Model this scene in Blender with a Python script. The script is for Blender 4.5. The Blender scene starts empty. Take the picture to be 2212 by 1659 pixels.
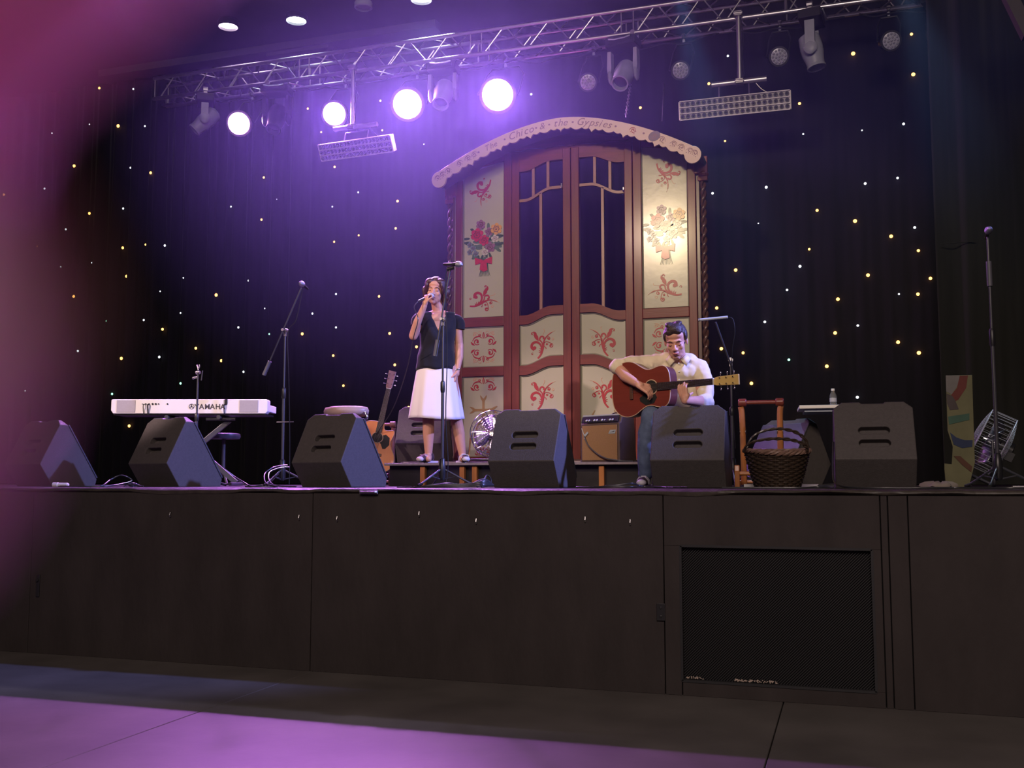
import bpy, bmesh, math, random
from mathutils import Vector, Matrix, Euler
random.seed(7)
PI = math.pi
scene = bpy.context.scene
COL = scene.collection

# ---------------------------------------------------------------- camera
F = 2200.0
PITCH = math.atan((1038-829.5)/F)
PSI = math.radians(18.14)
CZ = 1.25
cam_data = bpy.data.cameras.new('camera')
cam_data.sensor_fit = 'HORIZONTAL'
cam_data.sensor_width = 36.0
cam_data.lens = F/2212*36.0
cam_data.clip_start = 0.001
cam_data.clip_end = 60
cam_data.dof.use_dof = True
cam_data.dof.focus_distance = 9.0
cam_data.dof.aperture_fstop = 12.0          # about a 3 mm pupil, as a phone has
cam = bpy.data.objects.new('camera', cam_data)
COL.objects.link(cam)
cam.location = (0, 0, CZ)
cam.rotation_euler = (PI/2+PITCH, 0, PSI)
scene.camera = cam

sp, cp = math.sin(PITCH), math.cos(PITCH)
s_, c_ = math.sin(PSI), math.cos(PSI)
def ray(x, y):
    u = (x-1106)/F; v = (829.5-y)/F
    f = cp-v*sp
    return Vector((c_*u-s_*f, s_*u+c_*f, sp+v*cp))
def at(x, y, Y):
    d = ray(x, y)
    return Vector((0, 0, CZ))+d*(Y/d.y)
def on(x, y, Z):
    d = ray(x, y)
    return Vector((0, 0, CZ))+d*((Z-CZ)/d.z)

# ---------------------------------------------------------------- world, exposure
world = bpy.data.worlds.new('world'); scene.world = world
world.use_nodes = True
bg = world.node_tree.nodes['Background']
bg.inputs[0].default_value = (0.30, 0.27, 0.33, 1); bg.inputs[1].default_value = 0.004
vs = scene.view_settings
vs.view_transform = 'Standard'
try: vs.look = 'None'
except Exception: pass
vs.exposure = 0.0; vs.gamma = 1.0; vs.use_curve_mapping = False
scene.cycles.use_denoising = True
scene.cycles.max_bounces = 6
scene.cycles.diffuse_bounces = 3
scene.cycles.glossy_bounces = 3
scene.cycles.transmission_bounces = 6
scene.cycles.transparent_max_bounces = 12
scene.cycles.volume_bounces = 0
scene.cycles.sample_clamp_indirect = 4.0
scene.cycles.caustics_reflective = False
scene.cycles.caustics_refractive = False

# ---------------------------------------------------------------- theatre lights
def spot(name, loc, target, power, col, angle, blend=0.3, radius=0.06):
    l = bpy.data.lights.new(name, 'SPOT')
    l.energy = power; l.color = col; l.spot_size = math.radians(angle); l.spot_blend = blend
    l.shadow_soft_size = radius
    o = bpy.data.objects.new(name, l); COL.objects.link(o)
    o.location = loc
    o.rotation_euler = (Vector(target)-Vector(loc)).to_track_quat('-Z', 'Y').to_euler()
    return o
def area(name, loc, target, power, col, sx, sy):
    l = bpy.data.lights.new(name, 'AREA'); l.shape = 'RECTANGLE'; l.size = sx; l.size_y = sy
    l.energy = power; l.color = col
    o = bpy.data.objects.new(name, l); COL.objects.link(o)
    o.location = loc
    o.rotation_euler = (Vector(target)-Vector(loc)).to_track_quat('-Z', 'Y').to_euler()
    return o
MAG = (0.62, 0.17, 1.0)
# front-of-house profiles hung over the audience
spot('front_spot_warm', (-3.24, 0.55, 6.13), (-1.55, 9.6, 3.0), 850, (1.0, 0.78, 0.46), 34, 0.35, 0.20)
spot('front_spot_left', (-7.25, 0.90, 6.62), (-3.45, 8.5, 2.3), 2100, (1.0, 0.68, 0.72), 13, 0.55, 0.10)
spot('front_spot_piano', (-8.6, 0.60, 6.2), (-5.5, 7.7, 2.08), 3600, (1.0, 0.72, 0.70), 11.5, 0.4, 0.10)
spot('front_wash_pink', (-4.2, -1.5, 6.6), (-3.2, 10.0, 3.2), 300, (1.0, 0.70, 0.62), 44, 0.6, 0.25)
# dim warm house light over the hall
area('house_light', (0.5, -3.5, 6.3), (-1.0, 6.0, 0.6), 560, (1.0, 0.80, 0.72), 5.0, 2.0)
# blue wash from the right wing
spot('wing_spot_blue', (3.6, 7.5, 5.3), (-4.6, 6.85, 1.4), 5200, (0.26, 0.30, 1.0), 34, 0.7, 0.10)
spot('added_cool_spot', (-1.6, 10.7, 6.6), (-0.45, 8.35, 1.35), 700, (0.28, 0.62, 1.0), 17, 0.6, 0.08)  # added unseen lamp, tints the far wedge grille blue
spot('added_fan_spot', (0.6, 10.4, 6.4), (1.4, 7.9, 1.55), 700, (0.60, 0.80, 1.0), 18, 0.6, 0.08)  # added unseen lamp, only brightens the right fan
spot('wing_spot_white', (-4.6, 11.2, 7.0), (-4.9, 7.4, 1.2), 420, (0.75, 0.62, 1.0), 52, 0.6, 0.10)

# ---------------------------------------------------------------- mesh builder
def tag(o, label=None, cat=None, group=None, kind=None):
    if label: o['label'] = label
    if cat: o['category'] = cat
    if group: o['group'] = group
    if kind: o['kind'] = kind
    return o
def thing(name, label, cat, loc=(0, 0, 0), rz=0.0, group=None):
    o = bpy.data.objects.new(name, None)
    COL.objects.link(o); o.location = loc; o.rotation_euler = (0, 0, rz)
    o.empty_display_size = 0.1
    return tag(o, label, cat, group)
def copy_tree(o, parent=None, top=True):
    kids = [k for k in bpy.data.objects if k.parent == o]
    c = o.copy(); COL.objects.link(c)
    if parent: c.parent = parent
    for k in kids: copy_tree(k, c, False)
    return c
def basis(d):
    d = Vector(d).normalized()
    a = Vector((0, 0, 1)) if abs(d.z) < 0.9 else Vector((1, 0, 0))
    u = d.cross(a).normalized(); return u, d.cross(u).normalized(), d
class MB:
    def __init__(s): s.v = []; s.f = []
    def add(s, vs, fs):
        n = len(s.v); s.v += [tuple(p) for p in vs]; s.f += [tuple(i+n for i in f) for f in fs]; return s
    def box(s, c, d, R=None, taper=1.0):
        hx, hy, hz = d[0]/2, d[1]/2, d[2]/2
        P = []
        for z in (-1, 1):
            t = taper if z > 0 else 1
            for x, y in ((-1, -1), (1, -1), (1, 1), (-1, 1)):
                q = Vector((x*hx*t, y*hy*t, z*hz))
                if R: q = R @ q
                P.append(q+Vector(c))
        return s.add(P, [(3, 2, 1, 0), (4, 5, 6, 7), (0, 1, 5, 4), (1, 2, 6, 5), (2, 3, 7, 6), (3, 0, 4, 7)])
    def bar(s, p0, p1, w, t, up=(0, 1, 0)):
        p0, p1 = Vector(p0), Vector(p1); d = (p1-p0).normalized()
        u = d.cross(Vector(up)).normalized()*w/2; v = d.cross(u).normalized()*t/2
        P = [p+a*u+b*v for p in (p0, p1) for a, b in ((-1, -1), (1, -1), (1, 1), (-1, 1))]
        return s.add(P, [(3, 2, 1, 0), (4, 5, 6, 7), (0, 1, 5, 4), (1, 2, 6, 5), (2, 3, 7, 6), (3, 0, 4, 7)])
    def cyl(s, p0, p1, r0, r1=None, n=12, caps=True):
        return s.tube([p0, p1], [r0, r0 if r1 is None else r1], n, caps)
    def tube(s, pts, r, n=6, caps=True, closed=False):
        pts = [Vector(p) for p in pts]; m = len(pts)
        if not isinstance(r, (list, tuple)): r = [r]*m
        P = []; Fs = []; u = None
        for i, p in enumerate(pts):
            if closed: d = pts[(i+1) % m]-pts[i-1]
            else: d = pts[min(i+1, m-1)]-pts[max(i-1, 0)]
            if d.length < 1e-9: d = Vector((0, 0, 1))
            d.normalize()
            if u is None: u = basis(d)[0]
            u = u-d*u.dot(d)
            if u.length < 1e-6: u = basis(d)[0]
            u.normalize(); w = d.cross(u)
            ri = r[i]
            for k in range(n):
                a = 2*PI*k/n
                if isinstance(ri, (tuple, list)): P.append(p+u*math.cos(a)*ri[0]+w*math.sin(a)*ri[1])
                else: P.append(p+(u*math.cos(a)+w*math.sin(a))*ri)
        for i in range(m if closed else m-1):
            j = (i+1) % m
            for k in range(n):
                Fs.append((i*n+k, i*n+(k+1) % n, j*n+(k+1) % n, j*n+k))
        if caps and not closed:
            Fs.append(tuple(range(n-1, -1, -1))); Fs.append(tuple((m-1)*n+k for k in range(n)))
        return s.add(P, Fs)
    def lathe(s, prof, n=20, M=None, caps=True):
        P = []; Fs = []; m = len(prof)
        for r, z in prof:
            for k in range(n):
                a = 2*PI*k/n; q = Vector((r*math.cos(a), r*math.sin(a), z))
                P.append(M @ q if M else q)
        for i in range(m-1):
            for k in range(n): Fs.append((i*n+k, i*n+(k+1) % n, (i+1)*n+(k+1) % n, (i+1)*n+k))
        if caps:
            Fs.append(tuple(range(n-1, -1, -1))); Fs.append(tuple((m-1)*n+k for k in range(n)))
        return s.add(P, Fs)
    def prism(s, out, y0, y1, M=None):
        # outline in (x, z), extruded along y from y0 (front) to y1 (back)
        n = len(out)
        P = [Vector((x, y0, z)) for x, z in out]+[Vector((x, y1, z)) for x, z in out]
        if M: P = [M @ p for p in P]
        return s.add(P, [tuple(range(n)), tuple(range(2*n-1, n-1, -1))]+[(i, i+n, (i+1) % n+n, (i+1) % n) for i in range(n)])
    def quadstrip(s, A, B, y0, y1):
        # band between two (x, z) polylines with depth
        n = len(A); P = []
        for a, b in zip(A, B):
            P += [(a[0], y0, a[1]), (b[0], y0, b[1]), (b[0], y1, b[1]), (a[0], y1, a[1])]
        Fs = []
        for i in range(n-1):
            o, q = 4*i, 4*i+4
            for k in range(4): Fs.append((o+k, q+k, q+(k+1) % 4, o+(k+1) % 4))
        Fs += [(0, 1, 2, 3), (4*n-1, 4*n-2, 4*n-3, 4*n-4)]
        return s.add(P, Fs)
    def loft(s, rings, caps=True):
        n = len(rings[0]); P = [p for r in rings for p in r]; Fs = []
        for i in range(len(rings)-1):
            for k in range(n): Fs.append((i*n+k, i*n+(k+1) % n, (i+1)*n+(k+1) % n, (i+1)*n+k))
        if caps: Fs += [tuple(range(n-1, -1, -1)), tuple((len(rings)-1)*n+k for k in range(n))]
        return s.add(P, Fs)
    def sph(s, c, r, n=14, m=8, R=None):
        if not isinstance(r, (tuple, list)): r = (r, r, r)
        rings = []
        c = Vector(c)
        for i in range(m+1):
            t = -PI/2+PI*i/m; t = max(min(t, PI/2-.02), -PI/2+.02)
            ring = []
            for k in range(n):
                a = 2*PI*k/n
                q = Vector((r[0]*math.cos(t)*math.cos(a), r[1]*math.cos(t)*math.sin(a), r[2]*math.sin(t)))
                if R: q = R @ q
                ring.append(c+q)
            rings.append(ring)
        return s.loft(rings)
    def mesh(s, name, smooth=None):
        me = bpy.data.meshes.new(name)
        me.from_pydata([tuple(p) for p in s.v], [], s.f); me.validate()
        bm = bmesh.new(); bm.from_mesh(me); bmesh.ops.recalc_face_normals(bm, faces=bm.faces); bm.to_mesh(me); bm.free()
        if smooth is not None:
            me.shade_smooth()
            if smooth < 180: me.set_sharp_from_angle(angle=math.radians(smooth))
        return me
    def build(s, name, m, parent=None, smooth=None, bevel=0, seg=2):
        return put(name, s.mesh(name, smooth), m, parent, bevel, seg)
def put(name, me, m, parent=None, bevel=0, seg=2):
    o = bpy.data.objects.new(name, me); COL.objects.link(o)
    if m and not me.materials: me.materials.append(m)
    if parent: o.parent = parent
    if bevel:
        b = o.modifiers.new('bevel', 'BEVEL'); b.width = bevel; b.segments = seg; b.limit_method = 'ANGLE'; b.angle_limit = math.radians(40)
    return o
def child(name, me, parent, loc=(0, 0, 0), rot=(0, 0, 0), scale=(1, 1, 1)):
    o = bpy.data.objects.new(name, me); COL.objects.link(o); o.parent = parent
    o.location = loc; o.rotation_euler = rot; o.scale = scale
    return o
def struct(name, mb, m, label, parent=None, **k):
    o = mb.build(name, m, parent, **k); o['kind'] = 'structure'
    if label: o['label'] = label
    return o
def smooth_path(pts, k=6):
    # Catmull-Rom through the points
    pts = [Vector(p) for p in pts]; out = []
    for i in range(len(pts)-1):
        p0 = pts[max(i-1, 0)]; p1 = pts[i]; p2 = pts[i+1]; p3 = pts[min(i+2, len(pts)-1)]
        for j in range(k):
            t = j/k
            out.append(0.5*((2*p1)+(p2-p0)*t+(2*p0-5*p1+4*p2-p3)*t*t+(3*p1-p0-3*p2+p3)*t**3))
    out.append(pts[-1]); return out

# ---------------------------------------------------------------- materials
def mat(name, col, rough=0.5, metal=0.0, spec=0.5, var=0.15, vscale=12.0, stretch=(1, 1, 1), bump=0.0, bscale=60.0, emit=None, estr=0.0, coat=0.0, alpha=1.0, trans=0.0, sss=0.0, sheen=0.0, ior=1.45):
    m = bpy.data.materials.new(name); m.use_nodes = True
    nt = m.node_tree; N = nt.nodes; L = nt.links; b = N['Principled BSDF']
    b.inputs['Roughness'].default_value = rough; b.inputs['Metallic'].default_value = metal
    b.inputs['Specular IOR Level'].default_value = spec; b.inputs['IOR'].default_value = ior
    b.inputs['Coat Weight'].default_value = coat; b.inputs['Coat Roughness'].default_value = 0.15
    b.inputs['Alpha'].default_value = alpha; b.inputs['Transmission Weight'].default_value = trans
    b.inputs['Sheen Weight'].default_value = sheen
    if sss:
        b.inputs['Subsurface Weight'].default_value = sss; b.inputs['Subsurface Radius'].default_value = (1.0, 0.3, 0.15); b.inputs['Subsurface Scale'].default_value = 0.02
    tc = N.new('ShaderNodeTexCoord'); mp = N.new('ShaderNodeMapping'); mp.inputs['Scale'].default_value = stretch
    L.new(tc.outputs['Object'], mp.inputs['Vector'])
    nz = N.new('ShaderNodeTexNoise'); nz.inputs['Scale'].default_value = vscale; nz.inputs['Detail'].default_value = 4
    L.new(mp.outputs[0], nz.inputs['Vector'])
    mx = N.new('ShaderNodeMix'); mx.data_type = 'RGBA'
    c = Vector(col[:3])
    mx.inputs[6].default_value = (*(c*(1-var)), 1); mx.inputs[7].default_value = (*(c*(1+var)), 1)
    L.new(nz.outputs['Fac'], mx.inputs[0]); L.new(mx.outputs[2], b.inputs['Base Color'])
    if bump:
        n2 = N.new('ShaderNodeTexNoise'); n2.inputs['Scale'].default_value = bscale; n2.inputs['Detail'].default_value = 3
        L.new(mp.outputs[0], n2.inputs['Vector'])
        bp = N.new('ShaderNodeBump'); bp.inputs['Strength'].default_value = bump; bp.inputs['Distance'].default_value = 0.01
        L.new(n2.outputs['Fac'], bp.inputs['Height']); L.new(bp.outputs[0], b.inputs['Normal'])
    if emit:
        b.inputs['Emission Color'].default_value = (*emit, 1); b.inputs['Emission Strength'].default_value = estr
    return m
M = {}
M['concrete'] = mat('polished_concrete', (0.105, 0.095, 0.088), 0.42, spec=0.35, var=0.55, vscale=1.7, bump=0.12, bscale=9)  # strong mottling: stains, also standing in for the blotchy lamp light
M['stage_black'] = mat('black_painted_plywood', (0.040, 0.033, 0.032), 0.7, spec=0.2, var=0.35, vscale=5, stretch=(1, 1, .4), bump=0.25, bscale=30)
M['stage_floor'] = mat('worn_black_stage_floor', (0.035, 0.032, 0.034), 0.33, spec=0.55, var=0.5, vscale=7, bump=0.15, bscale=25)
M['stage_edge'] = mat('scuffed_dark_stage_nosing', (0.048, 0.040, 0.032), 0.5, var=0.55, vscale=18, bump=0.4, bscale=20)
M['black_wall'] = mat('matt_black_wall', (0.02, 0.02, 0.021), 0.85, spec=0.15, var=0.2, vscale=3)
M['ceiling'] = mat('dark_blue_black_ceiling', (0.075, 0.065, 0.085), 0.8, spec=0.2, var=0.15, vscale=3)
M['velvet'] = mat('black_velvet_cloth', (0.015, 0.0145, 0.021), 0.85, spec=0.12, var=0.3, vscale=6, stretch=(3, 3, .2), sheen=0.06)
M['velvet_side'] = mat('black_wool_cloth', (0.017, 0.018, 0.017), 0.9, spec=0.1, var=0.3, vscale=6, stretch=(3, 3, .2), sheen=0.15)
M['alu'] = mat('brushed_aluminium', (0.72, 0.72, 0.74), 0.34, 1.0, var=0.08, vscale=30, stretch=(1, 1, 1))
M['chrome'] = mat('polished_chrome', (0.75, 0.75, 0.78), 0.14, 1.0, var=0.05)
M['steel'] = mat('dull_steel', (0.42, 0.41, 0.42), 0.4, 1.0, var=0.15)
M['black_metal'] = mat('black_powder_coat', (0.022, 0.022, 0.024), 0.42, spec=0.5, var=0.15, vscale=40)
M['black_plastic'] = mat('black_plastic', (0.02, 0.02, 0.022), 0.35, spec=0.5, var=0.15)
M['grey_plastic'] = mat('pale_grey_plastic', (0.42, 0.47, 0.52), 0.45, var=0.06)
M['white_plastic'] = mat('white_plastic', (0.78, 0.76, 0.74), 0.4, var=0.04)
M['rubber'] = mat('black_rubber', (0.014, 0.014, 0.014), 0.75, var=0.2)
M['wood'] = mat('varnished_mahogany', (0.18, 0.040, 0.028), 0.34, spec=0.3, var=0.35, vscale=7, stretch=(6, 6, .5), bump=0.05, bscale=20, coat=0.3)
M['wood_rail'] = mat('varnished_mahogany_rail', (0.19, 0.042, 0.029), 0.34, spec=0.3, var=0.35, vscale=7, stretch=(.5, 6, 6), bump=0.05, bscale=20, coat=0.3)
M['muntin'] = mat('pale_brown_varnished_bead', (0.34, 0.17, 0.12), 0.35, var=0.2, coat=0.5)
M['dark_wood'] = mat('dark_carved_wood', (0.10, 0.045, 0.032), 0.35, var=0.3, coat=0.4)
M['cream'] = mat('glossy_cream_paint', (0.50, 0.49, 0.37), 0.24, spec=0.4, var=0.07, vscale=4, bump=0.10, bscale=12, coat=0.6)
M['bead'] = mat('grey_green_bead_paint', (0.30, 0.29, 0.21), 0.3, var=0.1, coat=0.4)
M['valance'] = mat('pale_pink_cream_paint', (0.74, 0.56, 0.47), 0.5, var=0.08, vscale=4)
M['red_paint'] = mat('crimson_scroll_paint', (0.42, 0.022, 0.03), 0.35, var=0.2, coat=0.3)
M['pale_red_paint'] = mat('faded_orange_scroll_paint', (0.62, 0.30, 0.18), 0.35, var=0.15)
M['gold_paint'] = mat('old_gold_paint', (0.33, 0.20, 0.075), 0.4, var=0.2)
M['ink'] = mat('faded_brown_lettering', (0.30, 0.16, 0.17), 0.5, var=0.2)
M['glass'] = mat('window_glass', (0.9, 0.92, 1.0), 0.03, trans=1.0, ior=1.2, var=0.0)
# ================================================================ the setting
# concrete floor in slabs, recessed joints
fl = thing('floor', None, None); fl['kind'] = 'structure'; fl['label'] = 'dark polished concrete floor in large slabs before the stage'
jx = -3.38
xs = [jx-3.0, jx, jx+3.0]
edges = [-12.7, -9.38]+xs+[5.0]
for a, b in zip(edges[:-1], edges[1:]):
    MB().box(((a+b)/2, 0.75, -0.05), (b-a-0.006, 11.5, 0.10)).build('floor_slab', M['concrete'], fl, bevel=0.003, seg=1)
MB().box((-3.8, 0.75, -0.08), (17.6, 11.5, 0.06)).build('joint_bed', M['black_wall'], fl)

YF = 6.1; ZS = 1.2
st = thing('stage', None, None); st['kind'] = 'structure'; st['label'] = 'raised stage with black painted plywood front'
def panel(x0, x1, z0, z1): MB().box(((x0+x1)/2, YF+0.012, (z0+z1)/2), (x1-x0-0.006, 0.024, z1-z0)).build('front_panel', M['stage_black'], st, bevel=0.002, seg=1)
sx0, gx0, gx1, sx1, sx2 = -5.72, -0.95, 0.12, 0.21, 0.315
panel(-12.6, -8.0, 0, 1.165); panel(-8.0, sx0, 0.0, 1.165); panel(sx0, -3.4, 0, 1.165); panel(-3.4, gx0-0.10, 0, 1.165)
panel(gx0-.10, gx1+.05, 0.865, 1.165); panel(gx0-.10, gx0, 0, .865); panel(gx0, gx1+.05, 0, 0.085); panel(gx1, gx1+.05, .085, .865)
panel(gx1+.05, sx1, 0, 1.165); panel(sx1, sx2, 0, 1.165); panel(sx2, 4.6, 0, 1.165)
MB().box((-4.0, YF+0.06, 0.57), (17.2, 0.03, 1.14)).build('front_backing', M['black_wall'], st)
# recessed vent grille: fine diagonal mesh in a shallow frame
vg = MB()
w, h = gx1-gx0, 0.78
k = -h
while k < w:
    x0 = max(k, 0); z0 = x0-k; x1 = min(k+h, w); z1 = x1-k
    if x1-x0 > 0.01: vg.bar((gx0+x0, YF+.030, .085+z0), (gx0+x1, YF+.030, .085+z1), .004, .003)
    k += 0.016
o = vg.build('vent_mesh', M['black_metal'], st); o['kind'] = 'stuff'
vf = MB()
for a, b in (((gx0, .085), (gx1, .085)), ((gx0, .865), (gx1, .865)), ((gx0, .085), (gx0, .865)), ((gx1, .085), (gx1, .865))):
    vf.bar((a[0], YF+.01, a[1]), (b[0], YF+.01, b[1]), .014, .03)
vf.build('vent_frame', M['black_metal'], st)
dm = MB()
for i in range(90):
    x = gx0+.02+random.random()*.10 if i < 22 else gx0+.30+random.random()*.24
    dm.sph((x, YF+.018, .097+random.random()*.012), .004, 5, 3)
dm.build('dust_line', mat('pale_dust', (.45, .36, .30), .9), st)['kind'] = 'stuff'
# nosing of the stage edge: uneven, taped
ns = MB(); n = 300
A = []
rng = random.Random(3)
ph = [rng.random()*6 for _ in range(5)]
rings = []
for i in range(n+1):
    x = -12.6+17.2*i/n
    dz = .006*math.sin(x*2.1+ph[0])+.004*math.sin(x*5.3+ph[1])+.003*math.sin(x*11.7+ph[2])+(rng.random()-.5)*.003
    rings.append([(x, YF-.002+dz*.3, 1.166+dz), (x, YF-.012-dz*.5, 1.176+dz), (x, YF-.010, 1.188+dz*.6), (x, YF+.006, 1.197+dz*.4), (x, YF+.05, 1.199), (x, YF+.05, 1.160)])
ns.loft(rings).build('stage_nosing', M['stage_edge'], st, smooth=50)
# stage boards
nb = 9; by = [YF+.05+i*(12.6-YF-.05)/nb for i in range(nb+1)]
for i in range(nb):
    MB().box((-4.0, (by[i]+by[i+1])/2, 1.17), (17.2, by[i+1]-by[i]-.004, .06)).build('floor_board', M['stage_floor'], st, bevel=.002, seg=1)
MB().box((-4.0, 9.35, 1.12), (17.2, 6.4, .05)).build('under_deck', M['black_wall'], st)
# small hooks and a flush handle on the front
hk = MB().tube([(0, 0, .03), (0, -.012, .03), (0, -.018, .012), (0, -.012, 0), (0, -.004, .004)], .0035, 5).mesh('hook', 40); hk.materials.append(M['steel'])
for px, py in ((370, 1110), (648, 1116), (730, 1119), (907, 1109), (1030, 1124), (1265, 1120), (1362, 1126)):
    p = at(px, py, YF); child('hook', hk, st, (p.x, YF, p.z-.02))
p = at(797, 1063, YF-.02)
MB().box((p.x, YF-.024, p.z), (.13, .012, .026)).tube([(p.x-.06, YF-.03, p.z), (p.x-.055, YF-.045, p.z), (p.x+.055, YF-.045, p.z), (p.x+.06, YF-.03, p.z)], .006, 6).build('flush_handle', M['steel'], st, bevel=.003)
p = at(1428, 1322, YF)
MB().box((p.x, YF-.006, p.z), (.05, .012, .10)).cyl((p.x, YF-.012, p.z+.025), (p.x, YF-.016, p.z+.025), .008, n=8).cyl((p.x, YF-.012, p.z-.025), (p.x, YF-.016, p.z-.025), .008, n=8).build('socket_plate', M['black_plastic'], st, bevel=.004)
p = at(83, 1265, YF)
MB().box((p.x, YF-.004, p.z), (.03, .010, .16)).cyl((p.x, YF-.01, p.z+.04), (p.x, YF-.022, p.z+.04), .012, n=10).build('latch_plate', M['black_metal'], st, bevel=.003)

# shell of the hall
struct('wall_back', MB().box((-4.0, 12.75, 3.5), (18.0, .1, 7.6)), M['black_wall'], 'black back wall behind the star curtain')
struct('wall_left', MB().box((-12.75, 3.5, 3.5), (.1, 19, 7.6)), M['black_wall'], 'dark left wall of the hall')
struct('wall_right', MB().box((4.75, 3.5, 3.5), (.1, 19, 7.6)), M['black_wall'], 'dark right wall of the hall')
struct('wall_front', MB().box((-4.0, -5.95, 3.5), (18.0, .1, 7.6)), M['black_wall'], 'dark rear wall of the auditorium')
struct('ceiling', MB().box((-4.0, 3.4, 7.25), (17.4, 18.7, .1)), M['ceiling'], 'dark ceiling above the stage and hall')
struct('floor_rear', MB().box((-4.0, -5.45, -.05), (17.4, .9, .1)), M['concrete'], 'rear strip of the concrete floor')
# duct along the ceiling and a sloping post in the top right corner
a, b = on(470, 128, 7.05), on(760, 86, 7.05)
struct('trim_1', MB().box(((a.x+b.x)/2-.4, a.y+.1, 7.10), (b.x-a.x+3.2, .22, .10)).box(((a.x+b.x)/2+.2, a.y+.1, 7.03), (.95, .14, .05)), M['ceiling'], 'shallow duct running along the dark ceiling')
a, b = at(2178, -12, 9.4), at(2222, 78, 9.4)
struct('trim_2', MB().bar(a, b, .10, .12), mat('brown_steel_beam', (.05, .038, .03), .6), 'sloping brown beam in the top right corner')

# ---------------------------------------------------------------- star curtain
YC = 12.0
sc = thing('star_curtain', 'black star cloth across the back of the stage pricked with small warm and white lights', 'curtain', (0, 0, 0))
def fold(x):
    # deep gathers at the left, nearly flat cloth in the middle
    g = max(0.12, min(1.0, (-6.4-x)/1.2)) if x < -6.0 else 0.12
    return g*(.050*math.sin(x*19)+.028*math.sin(x*43+1.3)+.02*math.sin(x*11+.4))
n = 700; rings = []
X0, X1 = -12.6, 2.3
for i in range(n+1):
    x = X0+(X1-X0)*i/n
    y = YC+fold(x)
    rings.append([(x, y, 1.21), (x, y+.25*fold(x), 3.5), (x, YC+.8*fold(x), 7.1), (x, YC+.8*fold(x)+.012, 7.1), (x, y+.25*fold(x)+.012, 3.5), (x, y+.012, 1.21)])
MB().loft(rings).build('cloth', M['velvet'], sc, smooth=180)
WARM = [(184,119,1),(233,138,1.2),(218,192,1.2),(257,273,1.6),(159,358,1.5),(327,374,1.3),(10,421,1.2),(193,461,1.3),(80,532,1.2),(264,535,1.3),(569,383,1),(564,474,1),(722,360,1),(721,522,.9),(664,234,.9),(693,285,.8),(821,217,.9),(858,434,1.1),(854,493,1),(774,508,.8),(825,281,.8),(1765,78,1.1),(1843,115,1.5),(1969,73,1.1),(1973,160,1.4),(1531,180,1.1),(1727,223,1.1),(1383,232,1.1),(1566,304,.8),(1765,454,1.1),(1847,477,1.4),(1925,510,1.3),(1748,538,.9),(1984,541,1.1),(1589,583,1.3),(1875,594,1.3),(2010,601,1.2),(1810,646,1.3),(1983,635,1.2),(1548,665,1.2),(1804,719,1.3),(1940,739,1.3),(1985,762,1.4),(1558,753,1.3),(1605,762,1.1),(1786,791,1.3),(1623,828,1.3),(1724,917,1.2),(274,597,1.4),(42,610,1.2),(158,640,1.4),(466,637,1.5),(350,711,1.3),(652,721,1.3),(719,768,1.1),(30,731,1),(261,774,1.5),(422,752,1.3),(477,779,1.3),(278,920,1.4),(741,833,1.1),(818,640,1),(841,720,1.2),(899,749,1.2),(852,788,1.2),(882,880,1.2),(316,529,1)]
COOL = [(289,193,.9),(192,268,.6),(312,272,.9),(111,287,.7),(281,362,1),(95,407,1),(265,450,1),(141,495,1),(355,530,1.1),(498,446,.8),(597,430,.4),(717,446,.7),(915,311,.6),(773,415,.8),(1147,203,1),(1572,120,.9),(1952,267,1),(1862,281,.6),(1735,289,.7),(1655,404,1.1),(1869,396,1),(1939,384,.9),(1539,417,1),(1638,482,.5),(1976,491,1),(1728,575,1.1),(2139,594,.9),(1700,626,.9),(1942,635,.7),(1652,695,1),(1853,703,.9),(1852,858,1.1),(130,576,.8),(200,568,.8),(395,600,.7),(345,629,.7),(536,606,.9),(313,692,1),(389,676,.8),(571,666,.6),(514,707,1),(674,677,.9),(725,635,.9),(725,707,.9),(167,758,1.1),(343,771,1.2),(525,803,1),(53,844,.8),(2053,114,.3)]
GREEN = [(233,694,1),(583,722,.8),(389,828,1.1),(241,851,1.1),(1704,777,1)]
def star_mat(nm, core, halo, e):
    return mat(nm, core, .4, emit=core, estr=e)
SM = [star_mat('warm_led', (1.0, .46, .10), None, 5), star_mat('white_led', (.80, .88, .92), None, 2.2), star_mat('green_white_led', (.35, 1.0, .62), None, 2.2)]
for lst, m_ in ((WARM, SM[0]), (COOL, SM[1]), (GREEN, SM[2])):
    me = MB().sph((0, 0, 0), (1, .7, 1), 8, 5).mesh('star_light'); me.materials.append(m_)
    for px, py, k in lst:
        p = at(px, py, YC-.04); r = .0150*k
        child('star_light', me, sc, (p.x, min(YC-.03, YC+fold(p.x)-.01), p.z), (0, 0, 0), (r, r, r))

# black leg curtain at the right wing
lc = thing('wing_curtain', 'plain black leg curtain hanging at the right of the star cloth', 'curtain')
n = 160; rings = []
x0 = at(2036, 900, 10.6).x; x1 = 4.6
for i in range(n+1):
    x = x0+(x1-x0)*i/n; y = 10.6+.05*math.sin((x-x0)*14)+.02*math.sin(x*31)
    rings.append([(x, y, 1.21), (x, y, 7.1), (x, y+.012, 7.1), (x, y+.012, 1.21)])
MB().loft(rings).build('cloth', M['velvet_side'], lc, smooth=180)
p = at(2056, 524, 10.5)
MB().box((p.x+.06, 10.52, p.z), (.30, .012, .008)).build('hem_band', M['velvet_side'], lc)
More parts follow.
